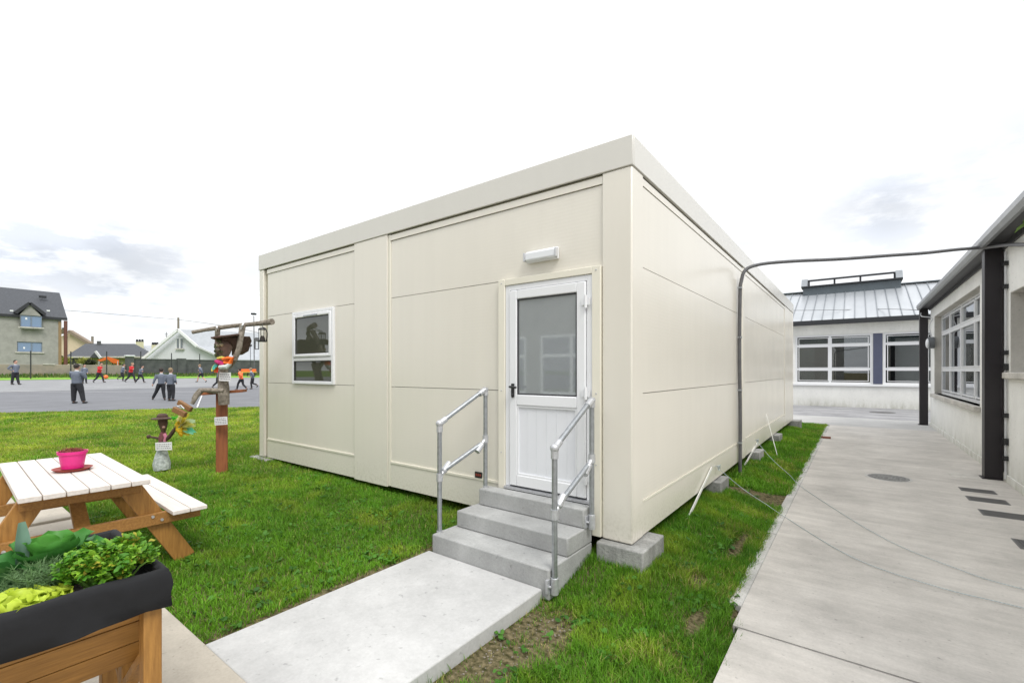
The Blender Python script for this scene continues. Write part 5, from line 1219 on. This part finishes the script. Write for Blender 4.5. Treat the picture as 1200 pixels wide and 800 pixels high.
person(116, 448.5, 424.5, 'R', RUN1, RED(), HAIRD(), 'child in red jersey running right behind the orange ball, left one of two in red', 1.0, collar=False)
person(143, 446.5, 426, ('R','B',.3), RUN2, GREYJ(), HAIRD(), 'child in grey with pale sleeves just left of the second red jersey', .95)
person(153, 447.8, 424.5, 'R', RUN1, RED(), HAIRB(), 'child in red jersey running right, right one of two in red', 1.05, collar=False)
person(164, 448.8, 428, 'R', P_(**{**RUN1, 'lean': .35}), GREYJ(), HAIRD(), 'child in grey leaning forward and walking, right of both red jerseys', 1.0)
person(189, 469, 430.5, ('B','L',.35), P_(kneeL=(-.12,.06,.28), ankL=(-.22,.12,.06), kneeR=(.05,.0,.27), ankR=(.08,-.02,.045), elbL=(-.15,-.02,.63), handL=(-.19,.0,.50), elbR=(.13,.04,.64), handR=(.10,.10,.55)), GREYJ(), HAIRD(), 'dark-haired child in grey striding left, left one of the close pair', 1.05)
person(200, 470, 430.5, 'B', P_(kneeL=(-.045,.02,.27), ankL=(-.04,.0,.045), kneeR=(.055,.02,.27), ankR=(.06,.0,.045)), GREYJ(), HAIRB(), 'fair-haired child in grey seen from behind, right one of the close pair', 1.1)
person(236, 448, 426.5, 'L', P_(**{**RUN1, 'shorts': True}), GREYJ(), HAIRB(), 'child in grey and shorts running left, seen left of the post figure')
person(256, 455, 428.5, 'R', RUN1, GREYJ(), HAIRD(), 'child in dark clothes mostly hidden behind the post figure')
person(283, 457.5, 431, ('L','B',.15), RUN1, ORV(), HAIRD(), 'child in bright orange bib running left by the cabin corner', collar=False)
person(296, 456, 430.5, ('L','F',.2), RUN2, GREYJ(), HAIRB(), 'child in grey running left close against the cabin corner', .95)
p, d = at_t(124, 444.5); p = at_d(124, 441.5, d)
o = obj('ball', MB().ball(p, 2.3*d/F, 18, 12), M['orange'], smooth=180); tag(o, 'orange ball bouncing beside the left red jersey', 'ball')
# ------------------------------------------------------------------ beyond the playground
def WX_(px, X): v = dirv(px); return v[1]/v[0]*X      # y on the plane x=X
XW = -60
yA, yB, yC, yD = WX_(-140, XW), WX_(147, XW), WX_(157, XW), WX_(330, XW)
o = obj('boundary_wall', MB().box(XW-.25, XW, yA, yB, 1.0, 2.28), M['blockwall'], bevel=.03); tag(o, 'low weathered block wall in front of the grey house', 'wall')
w2 = thing('boundary_wall', 'taller dark stone wall in front of the white gabled house', 'wall', (XW, (yC+yD)/2, 1.1))
obj('wall', MB().box(XW-.25, XW, yC, yD, 1.0, 2.90), M['darkwall'], w2); obj('coping', MB().box(XW-.3, XW+.05, yC, yD, 2.90, 2.98), M['darkwall'], w2)
for px in (213, 262): y_ = WX_(px, XW); obj('pier', MB().box(XW-.35, XW+.12, y_-.4, y_+.4, 1.0, 3.08), M['darkwall'], w2)
gp_ = thing('gate_pillar', 'dark square gate pillar with pale cap between the two boundary walls', 'pillar', (XW, (yB+yC)/2, 1.1))
obj('shaft', MB().box(XW-.4, XW+.3, yB+.05, yC-.05, 1.0, 3.15), M['darkwall'], gp_); obj('cap', MB().box(XW-.5, XW+.4, yB-.03, yC+.03, 3.15, 3.32), M['silver'], gp_, bevel=.05)
for px, top in ((36,411),(83,411.5),(125,411.5),(165,411.5),(201,413.5),(234,414.5)):
    X = -54.5; v = dirv(px); d = X/v[0]; q = at_d(px, top, d); o = obj('fence_post', MB().tube([(q.x, q.y, ter(X)-.1), (q.x, q.y, q.z)], .042, 8), M['fencepost'])
    tag(o, {36:'dark fence post in front of the grey house windows', 83:'dark fence post just left of the nearest standing child', 125:'tall dark fence post above the orange ball', 165:'dark fence post right of the gate pillar', 201:'dark fence post before the white gable, above the close pair of children', 234:'dark fence post at the right of the white gable'}[px], 'fence post', 'dark posts along the playground edge')
# verge grass: rough tussocks along the wall
mb = MB(); cs = []; rr = random.Random(31)
for k in range(5200):
    y = rr.uniform(yA, yD); x = rr.uniform(-59.9, -56.5) if k % 3 else rr.uniform(-59.95,-59.0); h = rr.uniform(.08,.25)*(1.8 if x < -59 else 1); a = rr.uniform(0,3.14); s = rr.uniform(.05,.12); z = ter(x)
    c = rr.choice([(.08,.17,.03),(.13,.20,.04),(.20,.19,.08),(.06,.12,.03)]); n0 = len(mb.v)
    mb.v += [(x-s*math.cos(a), y-s*math.sin(a), z), (x+s*math.cos(a), y+s*math.sin(a), z), (x+rr.uniform(-.1,.1), y+rr.uniform(-.1,.1), z+h)]; mb.f.append((n0, n0+1, n0+2)); cs += [(*c,1)]*3
o = leafobj('verge_weeds', mb, cs, None, .9, 'weed'); tag(o, 'rough grass and weeds along the foot of the boundary walls', 'weeds', kind='stuff')
struct('verge', MB().poly([(-59.9,yA,ter(-59.9)+.03),(-52.05,yA,ter(-52.05)+.03),(-52.05,yD,ter(-52.05)+.03),(-59.9,yD,ter(-59.9)+.03)][::1]), mat('verge_green', (.16,.33,.02), .9, .2, 1.5), label='bright green verge between playground and walls')
# grey house
HXf, HXr = -72.0, -76.2
hy1 = WX_(72, HXf); hy0 = hy1-13
gh = thing('house', 'grey rendered two-storey house with dark slate roof at the far left', 'house', (-76, hy0+6, 1.3))
def hz_(px, py, X): return at_x(px, py, X)
ez = hz_(70, 371.5, HXf).z; rz = hz_(64, 342.5, HXr).z
wa = (hz_(23,369,HXf), hz_(48.5,384,HXf)); wb_ = (hz_(20,400,HXf), hz_(49.5,412.5,HXf))
Wn = [(wa[0].y, wa[1].y, wa[1].z, wa[0].z), (wb_[0].y, wb_[1].y, wb_[1].z, wb_[0].z)]
obj('wall', wall_mb(MB(), 'x', HXf-.3, HXf, hy0, hy1, 1.0, ez, [(a, b, c, d) for (a, b, c, d) in Wn]), M['greyrender'], gh, smooth=0)
obj('gable_wall', MB().prism([(HXf-.3,hy1-.3,1.0),(HXf-.3,hy1-.3,ez),(HXr,hy1-.3,rz-.3),(HXr-4.0,hy1-.3,ez),(HXr-4.0,hy1-.3,1.0)], (0,.3,0)), M['greyrender'], gh)
obj('rear_wall', MB().box(HXr-4.0,HXr-3.7,hy0,hy1-.3,1,ez), M['greyrender'], gh)
obj('roof', MB().prism([(HXf+.16,hy0-.3,ez-.08),(HXr,hy0-.3,rz),(HXr-4.6,hy0-.3,ez-.2),(HXr-4.6,hy0-.3,ez-.4),(HXr,hy0-.3,rz-.25),(HXf+.16,hy0-.3,ez-.3)], (0,hy1-hy0+.75,0)), M['slate'], gh, smooth=0)
obj('eaves_gutter', MB().box(HXf+.161, HXf+.26, hy0-.3, hy1+.45, ez-.34, ez-.06), M['fascia_dark'], gh)
for i, (a, b, c, d) in enumerate(Wn):
    xq = HXf+(.42 if i == 0 else 0); f_ = MB(); t = .07
    f_.box(xq-.16,xq-.08,a,a+t,c,d).box(xq-.16,xq-.08,b-t,b,c,d).box(xq-.16,xq-.08,a+t,b-t,d-t,d).box(xq-.16,xq-.08,a+t,b-t,c,c+t).box(xq-.16,xq-.08,(a+b)/2+.15*i-.05,(a+b)/2+.15*i+.05,c+t,d-t)
    fo = obj('window', f_, mat('grey_blue_frame', (.16,.20,.26), .5, .05), gh); obj('pane', MB().box(xq-.14,xq-.12,a+t,b-t,c+t,d-t), GLH, fo); obj('window_sill', MB().box(xq+.001,xq+.1,a-.15,b+.15,c-.14,c-.01), M['sill'], gh)
    sk_ = MB()
    for q in (.28,): sk_.box(xq-.118,xq-.112,a+(b-a)*q-.07,a+(b-a)*q+.07,c+(d-c)*(.62 if i == 0 else .3),c+(d-c)*(.80 if i == 0 else .48))
    obj('window_sticker', sk_, M['pvc'], fo)
pk = hz_(35, 355, HXf+.5); l_ = hz_(18, 366.5, HXf+.5); r__ = hz_(53, 368.5, HXf+.5)
for (q0, q1) in ((l_, pk), (pk, r__)): obj('dormer_verge', MB().bar((HXf+.3,q0.y,q0.z), (HXf+.3,q1.y,q1.z), .35, 1.1, up=(1,0,0)) if False else MB().bar((HXf-.15,q0.y,q0.z), (HXf-.15,q1.y,q1.z), 1.5, .30, up=(0,0,1)), M['fascia_dark'], gh)
W0 = Wn[0]
obj('dormer_wall', wall_mb(MB(), 'x', HXf+.27, HXf+.42, l_.y+.35, r__.y-.35, W0[2]-.25, W0[3]+.02, [(W0[0], W0[1], W0[2], W0[3])]), M['greyrender'], gh, smooth=0)
obj('dormer_gable', MB().prism([(HXf+.42,l_.y+.35,W0[3]+.021),(HXf+.42,r__.y-.35,W0[3]+.021),(HXf+.42,r__.y-.35,r__.z-.1),(HXf+.42,pk.y,pk.z-.15),(HXf+.42,l_.y+.35,l_.z-.1)], (-1.2,0,0)), M['greyrender'], gh)
obj('downpipe', MB().tube([(HXf+.3,hy1+.30,1.2),(HXf+.3,hy1+.30,ez-.4)], .16, 8), mat('rust_brown_pipe', (.13,.05,.035), .6, .1), gh)
obj('corner_strip', MB().box(HXf+.001,HXf+.06,hy1-.25,hy1,1.2,ez-.5), mat('tan_strip', (.28,.19,.10), .7, .1), gh)
obj('rooflight', MB().box(-74.6,-74.3,WX_(50,-74.4)-.3,WX_(50,-74.4)+.3,hz_(50,349,-74.4).z,hz_(50,349,-74.4).z+.25), M['fascia_dark'], gh)
for px in (13.5, 56.5): c = hz_(px, 363.5, HXf+.6); obj('roof_bracket', MB().box(c.x-.1,c.x+.1,c.y-.12,c.y+.12,c.z-.12,c.z+.02), M['pvc'], gh)
# low, camera-facing houses behind the walls; built square to a yard axis turned a little
def FD_(px, py, d): return at_d(px, py, d)
def dvec(px, L_): v = Vector((*dirv(px), 0)).normalized(); return v*L_
# cream gable house
ch_ = thing('house', 'peach-cream gabled house between grey house and dark-roofed bungalow', 'house', FD_(85, 433, 80)); D_ = 82
obj('gable_wall', MB().prism([FD_(70,431,D_), FD_(106,431,D_), FD_(106,403,D_), FD_(82,388.5,D_), FD_(70,395,D_)], dvec(85, 9)), M['creamwall'], ch_, smooth=0)
rf = MB(); rf.bar(FD_(82,388,D_-.3), FD_(107,403.2,D_-.3), .8, .5); obj('verge', rf, mat('brown_verge', (.22,.17,.13), .8, .1), ch_)
obj('roof', MB().prism([FD_(82,387.6,D_), FD_(108,403.0,D_), FD_(108,404.2,D_), FD_(82,388.8,D_)], dvec(85, 9.5)), M['slate'], ch_)
ck = obj('chimney', MB().prism([FD_(71,391,D_-1), FD_(77,391,D_-1), FD_(77,385.5,D_-1), FD_(71,385.5,D_-1)], dvec(74, 1)), mat('mossy_brick', (.13,.11,.07), .9, .3), ch_)
obj('chimney_pot', MB().prism([FD_(72.5,385.5,D_-1), FD_(76,385.5,D_-1), FD_(76,383.8,D_-1), FD_(72.5,383.8,D_-1)], dvec(74, .6)), M['fencepost'], ck)
# bungalow with hipped slate roof
D_ = 70; bg_ = thing('bungalow', 'long low bungalow with hipped dark slate roof in the middle distance', 'house', FD_(125, 433, D_))
obj('wall', MB().prism([FD_(81,431,D_), FD_(176,431,D_), FD_(176,417.5,D_), FD_(81,417.5,D_)], dvec(125, 8)), mat('cream_yellow_wall', (.50,.46,.33), .8, .06), bg_, smooth=0)
A_, B__, C_, E_ = FD_(76,417.8,D_-1), FD_(180,417.8,D_-1), FD_(184,417,D_+9), FD_(84,417,D_+9); R1, R2 = FD_(100,402.6,D_+4), FD_(158,402.6,D_+4)
rm = MB(); rm.v = [tuple(q) for q in (A_,B__,C_,E_,R1,R2)]; rm.f = [(0,1,5,4),(1,2,5),(2,3,4,5),(3,0,4),(3,2,1,0)]; obj('roof', rm, M['slate'], bg_, smooth=0)
obj('eaves_board', MB().bar(FD_(76,418.2,D_-1.1), FD_(180,418.2,D_-1.1), .2, .22), M['sill'], bg_)
obj('window', MB().prism([FD_(84,427,D_-.1), FD_(92,427,D_-.1), FD_(92,419.5,D_-.1), FD_(84,419.5,D_-.1)], dvec(88, .08)), M['soffit'], bg_)
obj('chimney', MB().prism([FD_(113.5,404,D_+3.5), FD_(118.5,404,D_+3.5), FD_(118.5,399.5,D_+3.5), FD_(113.5,399.5,D_+3.5)], dvec(116, .8)), M['darkwall'], bg_)
obj('porch_gable', MB().prism([FD_(105,419,D_-2), FD_(117,419,D_-2), FD_(112,411.5,D_-2)], dvec(112, 3)), M['slate'], bg_)
obj('porch_verge', MB().bar(FD_(112,411.5,D_-2.2), FD_(118,419.5,D_-2.2), .2, .3), M['silver'], bg_)
# terrace with cream chimneys
D_ = 88; tr_ = thing('house', 'slate-roofed house with two yellow-cream chimneys beside the white gable', 'house', FD_(172, 433, D_))
obj('wall', MB().prism([FD_(158,431,D_), FD_(200,431,D_), FD_(200,414,D_), FD_(158,414,D_)], dvec(175, 8)), M['whitewall'], tr_, smooth=0)
obj('roof', MB().prism([FD_(157,415,D_-.5), FD_(202,415,D_-.5), FD_(196,404.5,D_+3), FD_(163,404.5,D_+3)], dvec(175, .4)), M['palegrey'], tr_)
for (px0, px1, t0, t1) in ((159,168.5,400.5,407),(177.5,186,404,409)):
    c = obj('chimney', MB().prism([FD_(px0,t1+6,D_+1), FD_(px1,t1+6,D_+1), FD_(px1,t0,D_+1), FD_(px0,t0,D_+1)], dvec((px0+px1)/2, 1)), mat('pale_yellow_render', (.56,.54,.36), .8, .08), tr_)
    for k in range(3):
        q = FD_(px0+1.6+k*(px1-px0-3.2)/2, t0, D_+1.4); obj('chimney_pot', MB().lathe(q, [(.22,0),(.16,.45),(.2,.5)], 8), M['fencepost'], c)
# white gabled house
D_ = 66; wh = thing('house', 'white gabled house with pale grey roof behind the dark stone wall', 'house', FD_(210, 433, D_))
obj('gable_wall', MB().prism([FD_(168,431,D_), FD_(262,431,D_), FD_(262,420,D_), FD_(229,405,D_), FD_(209,387,D_), FD_(168,421,D_)], dvec(209, .4)), M['whitewall'], wh, smooth=0)
rdir = Vector((RV[0]*.80+FW[0]*.60, RV[1]*.80+FW[1]*.60, 0)).normalized()
obj('roof', MB().prism([FD_(208.5,385.8,D_-.5), FD_(231,405.0,D_-.5), FD_(266,421,D_-.5), FD_(266,422,D_-.5), FD_(231,406.2,D_-.5), FD_(208.5,387.4,D_-.5)], rdir*17), M['palegrey'], wh, smooth=0)
obj('bargeboard', MB().bar(FD_(208.8,386.0,D_-.7), FD_(167,420.6,D_-.7), .25, .34), M['pvc'], wh); obj('bargeboard', MB().bar(FD_(208.2,386.0,D_-.7), FD_(231,405.8,D_-.7), .25, .34), M['pvc'], wh); obj('bargeboard', MB().bar(FD_(230,405.3,D_-.72), FD_(266,421.5,D_-.72), .2, .22), M['silver'], wh)
wn = obj('window', MB().prism([FD_(206,408,D_-.05), FD_(214.8,408,D_-.05), FD_(214.8,396,D_-.05), FD_(206,396,D_-.05)], dvec(210,.04)), M['pvc'], wh)
for (a, b) in ((207,209.6),(211.4,214)): obj('pane', MB().prism([FD_(a,407.3,D_-.12), FD_(b,407.3,D_-.12), FD_(b,396.8,D_-.12), FD_(a,396.8,D_-.12)], dvec(210,.03)), mat('grey_pane', (.20,.22,.25), .2, .05), wn)
obj('window_sill', MB().bar(FD_(205.3,408.9,D_-.2), FD_(215.5,408.9,D_-.2), .2, .13), M['sill'], wh)
# pale building glimpsed beyond, right
D_ = 74; pb2 = thing('school_block', 'long pale low building with small windows seen behind the bird feeder', 'building', FD_(285, 433, D_))
obj('wall', MB().prism([FD_(262,431,D_), FD_(335,431,D_), FD_(335,416,D_), FD_(262,416,D_)], dvec(290,5)), M['whitewall'], pb2, smooth=0)
obj('roof', MB().prism([FD_(260,416,D_-.6), FD_(337,416,D_-.6), FD_(333,403,D_+3), FD_(262,403,D_+3)], dvec(290,.3)), M['palegrey'], pb2)
for px in (268,276.5,285,296,299.5): obj('window', MB().prism([FD_(px,424,D_-.1), FD_(px+3,424,D_-.1), FD_(px+3,419.5,D_-.1), FD_(px,419.5,D_-.1)], dvec(px,.05)), M['room'], pb2)
# poles and wires
def pole(px, y0, y1, d, r_, label, cat='pole', name='utility_pole'):
    a = FD_(px, y0, d); a.z = ter(a.x)-.2; o = obj(name, MB().tube([a, FD_(px, y1, d)], r_, 8), M['bark']); return tag(o, label, cat)
pole(209, 431, 372, 78, .16, 'wooden utility pole rising behind the white gable apex'); pole(108.3, 431, 394, 90, .2, 'short utility pole above the bungalow roof ridge')
ant = MB().tube([FD_(195,398,84), FD_(195,389,84)], .05, 6); ant.tube([FD_(193,391,84), FD_(197,391,84)], .04, 6).tube([FD_(193.5,393,84), FD_(196.5,393,84)], .04, 6); ant.tube([FD_(195,431,84), FD_(195,398,84)], .05, 6)
o = obj('tv_aerial', ant, M['cable']); tag(o, 'thin television aerial left of the white gable apex', 'aerial')
wr_ = MB().tube(smooth_pts([FD_(-20,357,70), FD_(76,363.5,72), FD_(150,369.5,75), FD_(209,374.5,78), FD_(270,383,70), FD_(330,396,62)]), .035, 6); o = obj('telephone_wire', wr_, M['cable']); tag(o, 'thin telephone wire sagging between the grey house and the pole', 'wire')
lm = thing('lamp_mast', 'tall thin floodlight mast with a sign frame beside the cabin corner', 'mast', FD_(298, 436, 50)); a = FD_(298,441,50)
obj('mast', MB().tube([a, FD_(297.5,370,50)], .05, 8), M['cable'], lm); obj('floodlight', MB().bar(FD_(295,367.8,50), FD_(299.5,367.8,50), .4, .2), M['fencepost'], lm)
fr_ = MB()
for (a_, b_) in (((299,396),(303,396)),((299,409),(303,409)),((299,396),(299,409)),((303,396),(303,409))): fr_.bar(FD_(*a_,50), FD_(*b_,50), .08, .10)
obj('sign_frame', fr_, M['cable'], lm); obj('control_box', MB().bar(FD_(299,398,49.9), FD_(303,398,49.9), .2, .35), M['cable'], lm)
ht_ = MB(); c = FD_(293.5,405,40); ht_.prism([c+Vector((RV[0]*a_, RV[1]*a_, b_)) for (a_, b_) in ((0,-.10),(.11,.02),(.09,.09),(.03,.10),(0,.06),(-.03,.10),(-.09,.09),(-.11,.02))], (.03,.03,0))
ht_.tube([c+Vector((0,0,-.1)), FD_(293.5,441,40)], .02, 6)
o = obj('heart_sign', ht_, M['fencepost']); tag(o, 'small dark heart-shaped sign on a thin stake near the cabin corner', 'sign')
# orange machine, canopy, bench, shrubs
ex_ = thing('excavator', 'orange excavator with raised arm and dark bucket behind the low wall', 'excavator', FD_(-40, 431, 56)); D_ = 56
obj('boom', MB().tube([FD_(-40,425,D_), FD_(-22,392,D_), FD_(-4,402,D_)], [.5,.45,.35], 6), M['orange'], ex_, smooth=0); obj('stick', MB().bar(FD_(-4,400,D_), FD_(9,424,D_), .4, .75, up=(RV[0],RV[1],0)), M['red'], ex_); obj('ram', MB().tube([FD_(1,404,D_-.3), FD_(9,420,D_-.3)], .13, 8), M['silver'], ex_)
obj('bucket', MB().prism([FD_(1,420,D_), FD_(8,421,D_), FD_(10,426,D_), FD_(5,431,D_), FD_(-1,428,D_)], dvec(4,.9)), M['fencepost'], ex_)
obj('body', MB().prism([FD_(-75,425,D_), FD_(-32,425,D_), FD_(-32,410,D_), FD_(-45,398,D_), FD_(-60,398,D_), FD_(-75,408,D_)], dvec(-50,2)), M['orange'], ex_, bevel=.1); obj('track', MB().prism([FD_(-78,433,D_), FD_(-28,433,D_), FD_(-26,429,D_), FD_(-30,425.5,D_), FD_(-76,425.5,D_), FD_(-80,429,D_)], dvec(-50,2.2)), M['fencepost'], ex_)
tl = thing('telescopic_lift', 'long orange lift boom slanting up to the eaves of the grey house', 'lift', FD_(-40, 431, 60))
obj('boom', MB().tube([FD_(-40,428,54), FD_(0,389,57), FD_(21,367.5,59)], [.30,.24,.16], 6), mat('faded_orange', (.55,.20,.08), .5, .1), tl); obj('base', MB().prism([FD_(-70,433,53.5), FD_(-30,433,53.5), FD_(-32,422,53.5), FD_(-68,422,53.5)], dvec(-50,2)), M['orange'], tl, bevel=.1)
cn = thing('canopy', 'orange fabric canopy behind the low wall above the ball', 'canopy', FD_(128, 431, 61)); D_ = 61
obj('roof_sheet', MB().prism([FD_(114,422,D_), FD_(126,417.6,D_), FD_(139.5,421.5,D_), FD_(139,428.5,D_), FD_(133,426,D_), FD_(126,421,D_), FD_(118,423.5,D_)], dvec(128,1.5)), M['orange'], cn)
for px in (116, 138): obj('leg', MB().tube([FD_(px,432,D_), FD_(px,423,D_)], .05, 6), M['silver'], cn)
bnch = thing('playground_bench', 'long red and yellow bench along the dark wall near the cabin corner', 'bench', FD_(290, 441, 46)); D_ = 46
obj('back_board', MB().bar(FD_(281,433.8,D_), FD_(300,433.8,D_), .1, .28), M['orange'], bnch); obj('seat', MB().bar(FD_(281,436,D_-.3), FD_(300,436,D_-.3), .4, .08), mat('yellow_paint', (.65,.42,.05), .5, .1), bnch)
for px in (283, 290.5, 298.5): obj('leg', MB().bar(FD_(px,441,D_-.2), FD_(px,435,D_-.2), .08, .08, up=(1,0,0)), M['fencepost'], bnch)
def shrub(px, y0, y1, wpx, d, colr, label, seedn):
    c = FD_(px, (y0+y1)/2, d); t_ = thing('shrub', label, 'shrub', FD_(px, y0, d)); rr = random.Random(seedn); mb = MB(); cs = []; rx = wpx/2*d/F; rz_ = (y0-y1)/2*d/F
    for k in range(700):
        v = Vector((rr.gauss(0,1), rr.gauss(0,1), rr.gauss(0,1))).normalized()*rr.uniform(.4,1)*(1+.25*math.sin(k)); p = c+Vector((v.x*rx, v.y*rx, v.z*rz_)); s = rr.uniform(.08,.2); q = rr.uniform(.6,1.3); n0 = len(mb.v)
        for _ in range(3): mb.v.append(tuple(p+Vector((rr.uniform(-s,s), rr.uniform(-s,s), rr.uniform(-s,s))))); cs.append((colr[0]*q, colr[1]*q, colr[2]*q, 1))
        mb.f.append((n0, n0+1, n0+2))
    leafobj('foliage', mb, cs, t_, .8, 'weed'); obj('stem', MB().tube([FD_(px, y0+2, d), FD_(px, (y0+y1)/2, d)], .06, 6), M['bark'], t_)
for a in ((77,427,418,10,64,(.28,.30,.06),'yellow-green shrub at the right foot of the grey house',1),(98,427,419,13,63,(.30,.32,.08),'yellow-green shrub in front of the bungalow wall',2),(106,428,421,10,62,(.06,.07,.04),'small dark shrub beside the orange canopy',3),(72,428,417,5,66,(.05,.07,.03),'dark conifer shrub against the grey house corner',4),(138,433,424,12,61.5,(.17,.22,.06),'green shrub under the orange canopy end',5),(222,440,431,16,57,(.10,.13,.04),'scrubby green shrub at the foot of the dark wall',6),(139,440,434,14,57,(.12,.14,.05),'scrubby shrub at the end of the low block wall',7)): shrub(*a)
# a few blocks and debris on the low wall
for (px, wpx, lab) in ((57,14,'pile of pale boards lying on the low wall in front of the grey house'),(91,8,'small pale slab lying on the low wall behind the standing child')):
    a = at_x(px-wpx/2, 426.5, XW-.1); b = at_x(px+wpx/2, 426.8, XW-.1); o = obj('board_pile', MB().bar(a, b, .3, .10), M['sill']); tag(o, lab, 'boards')
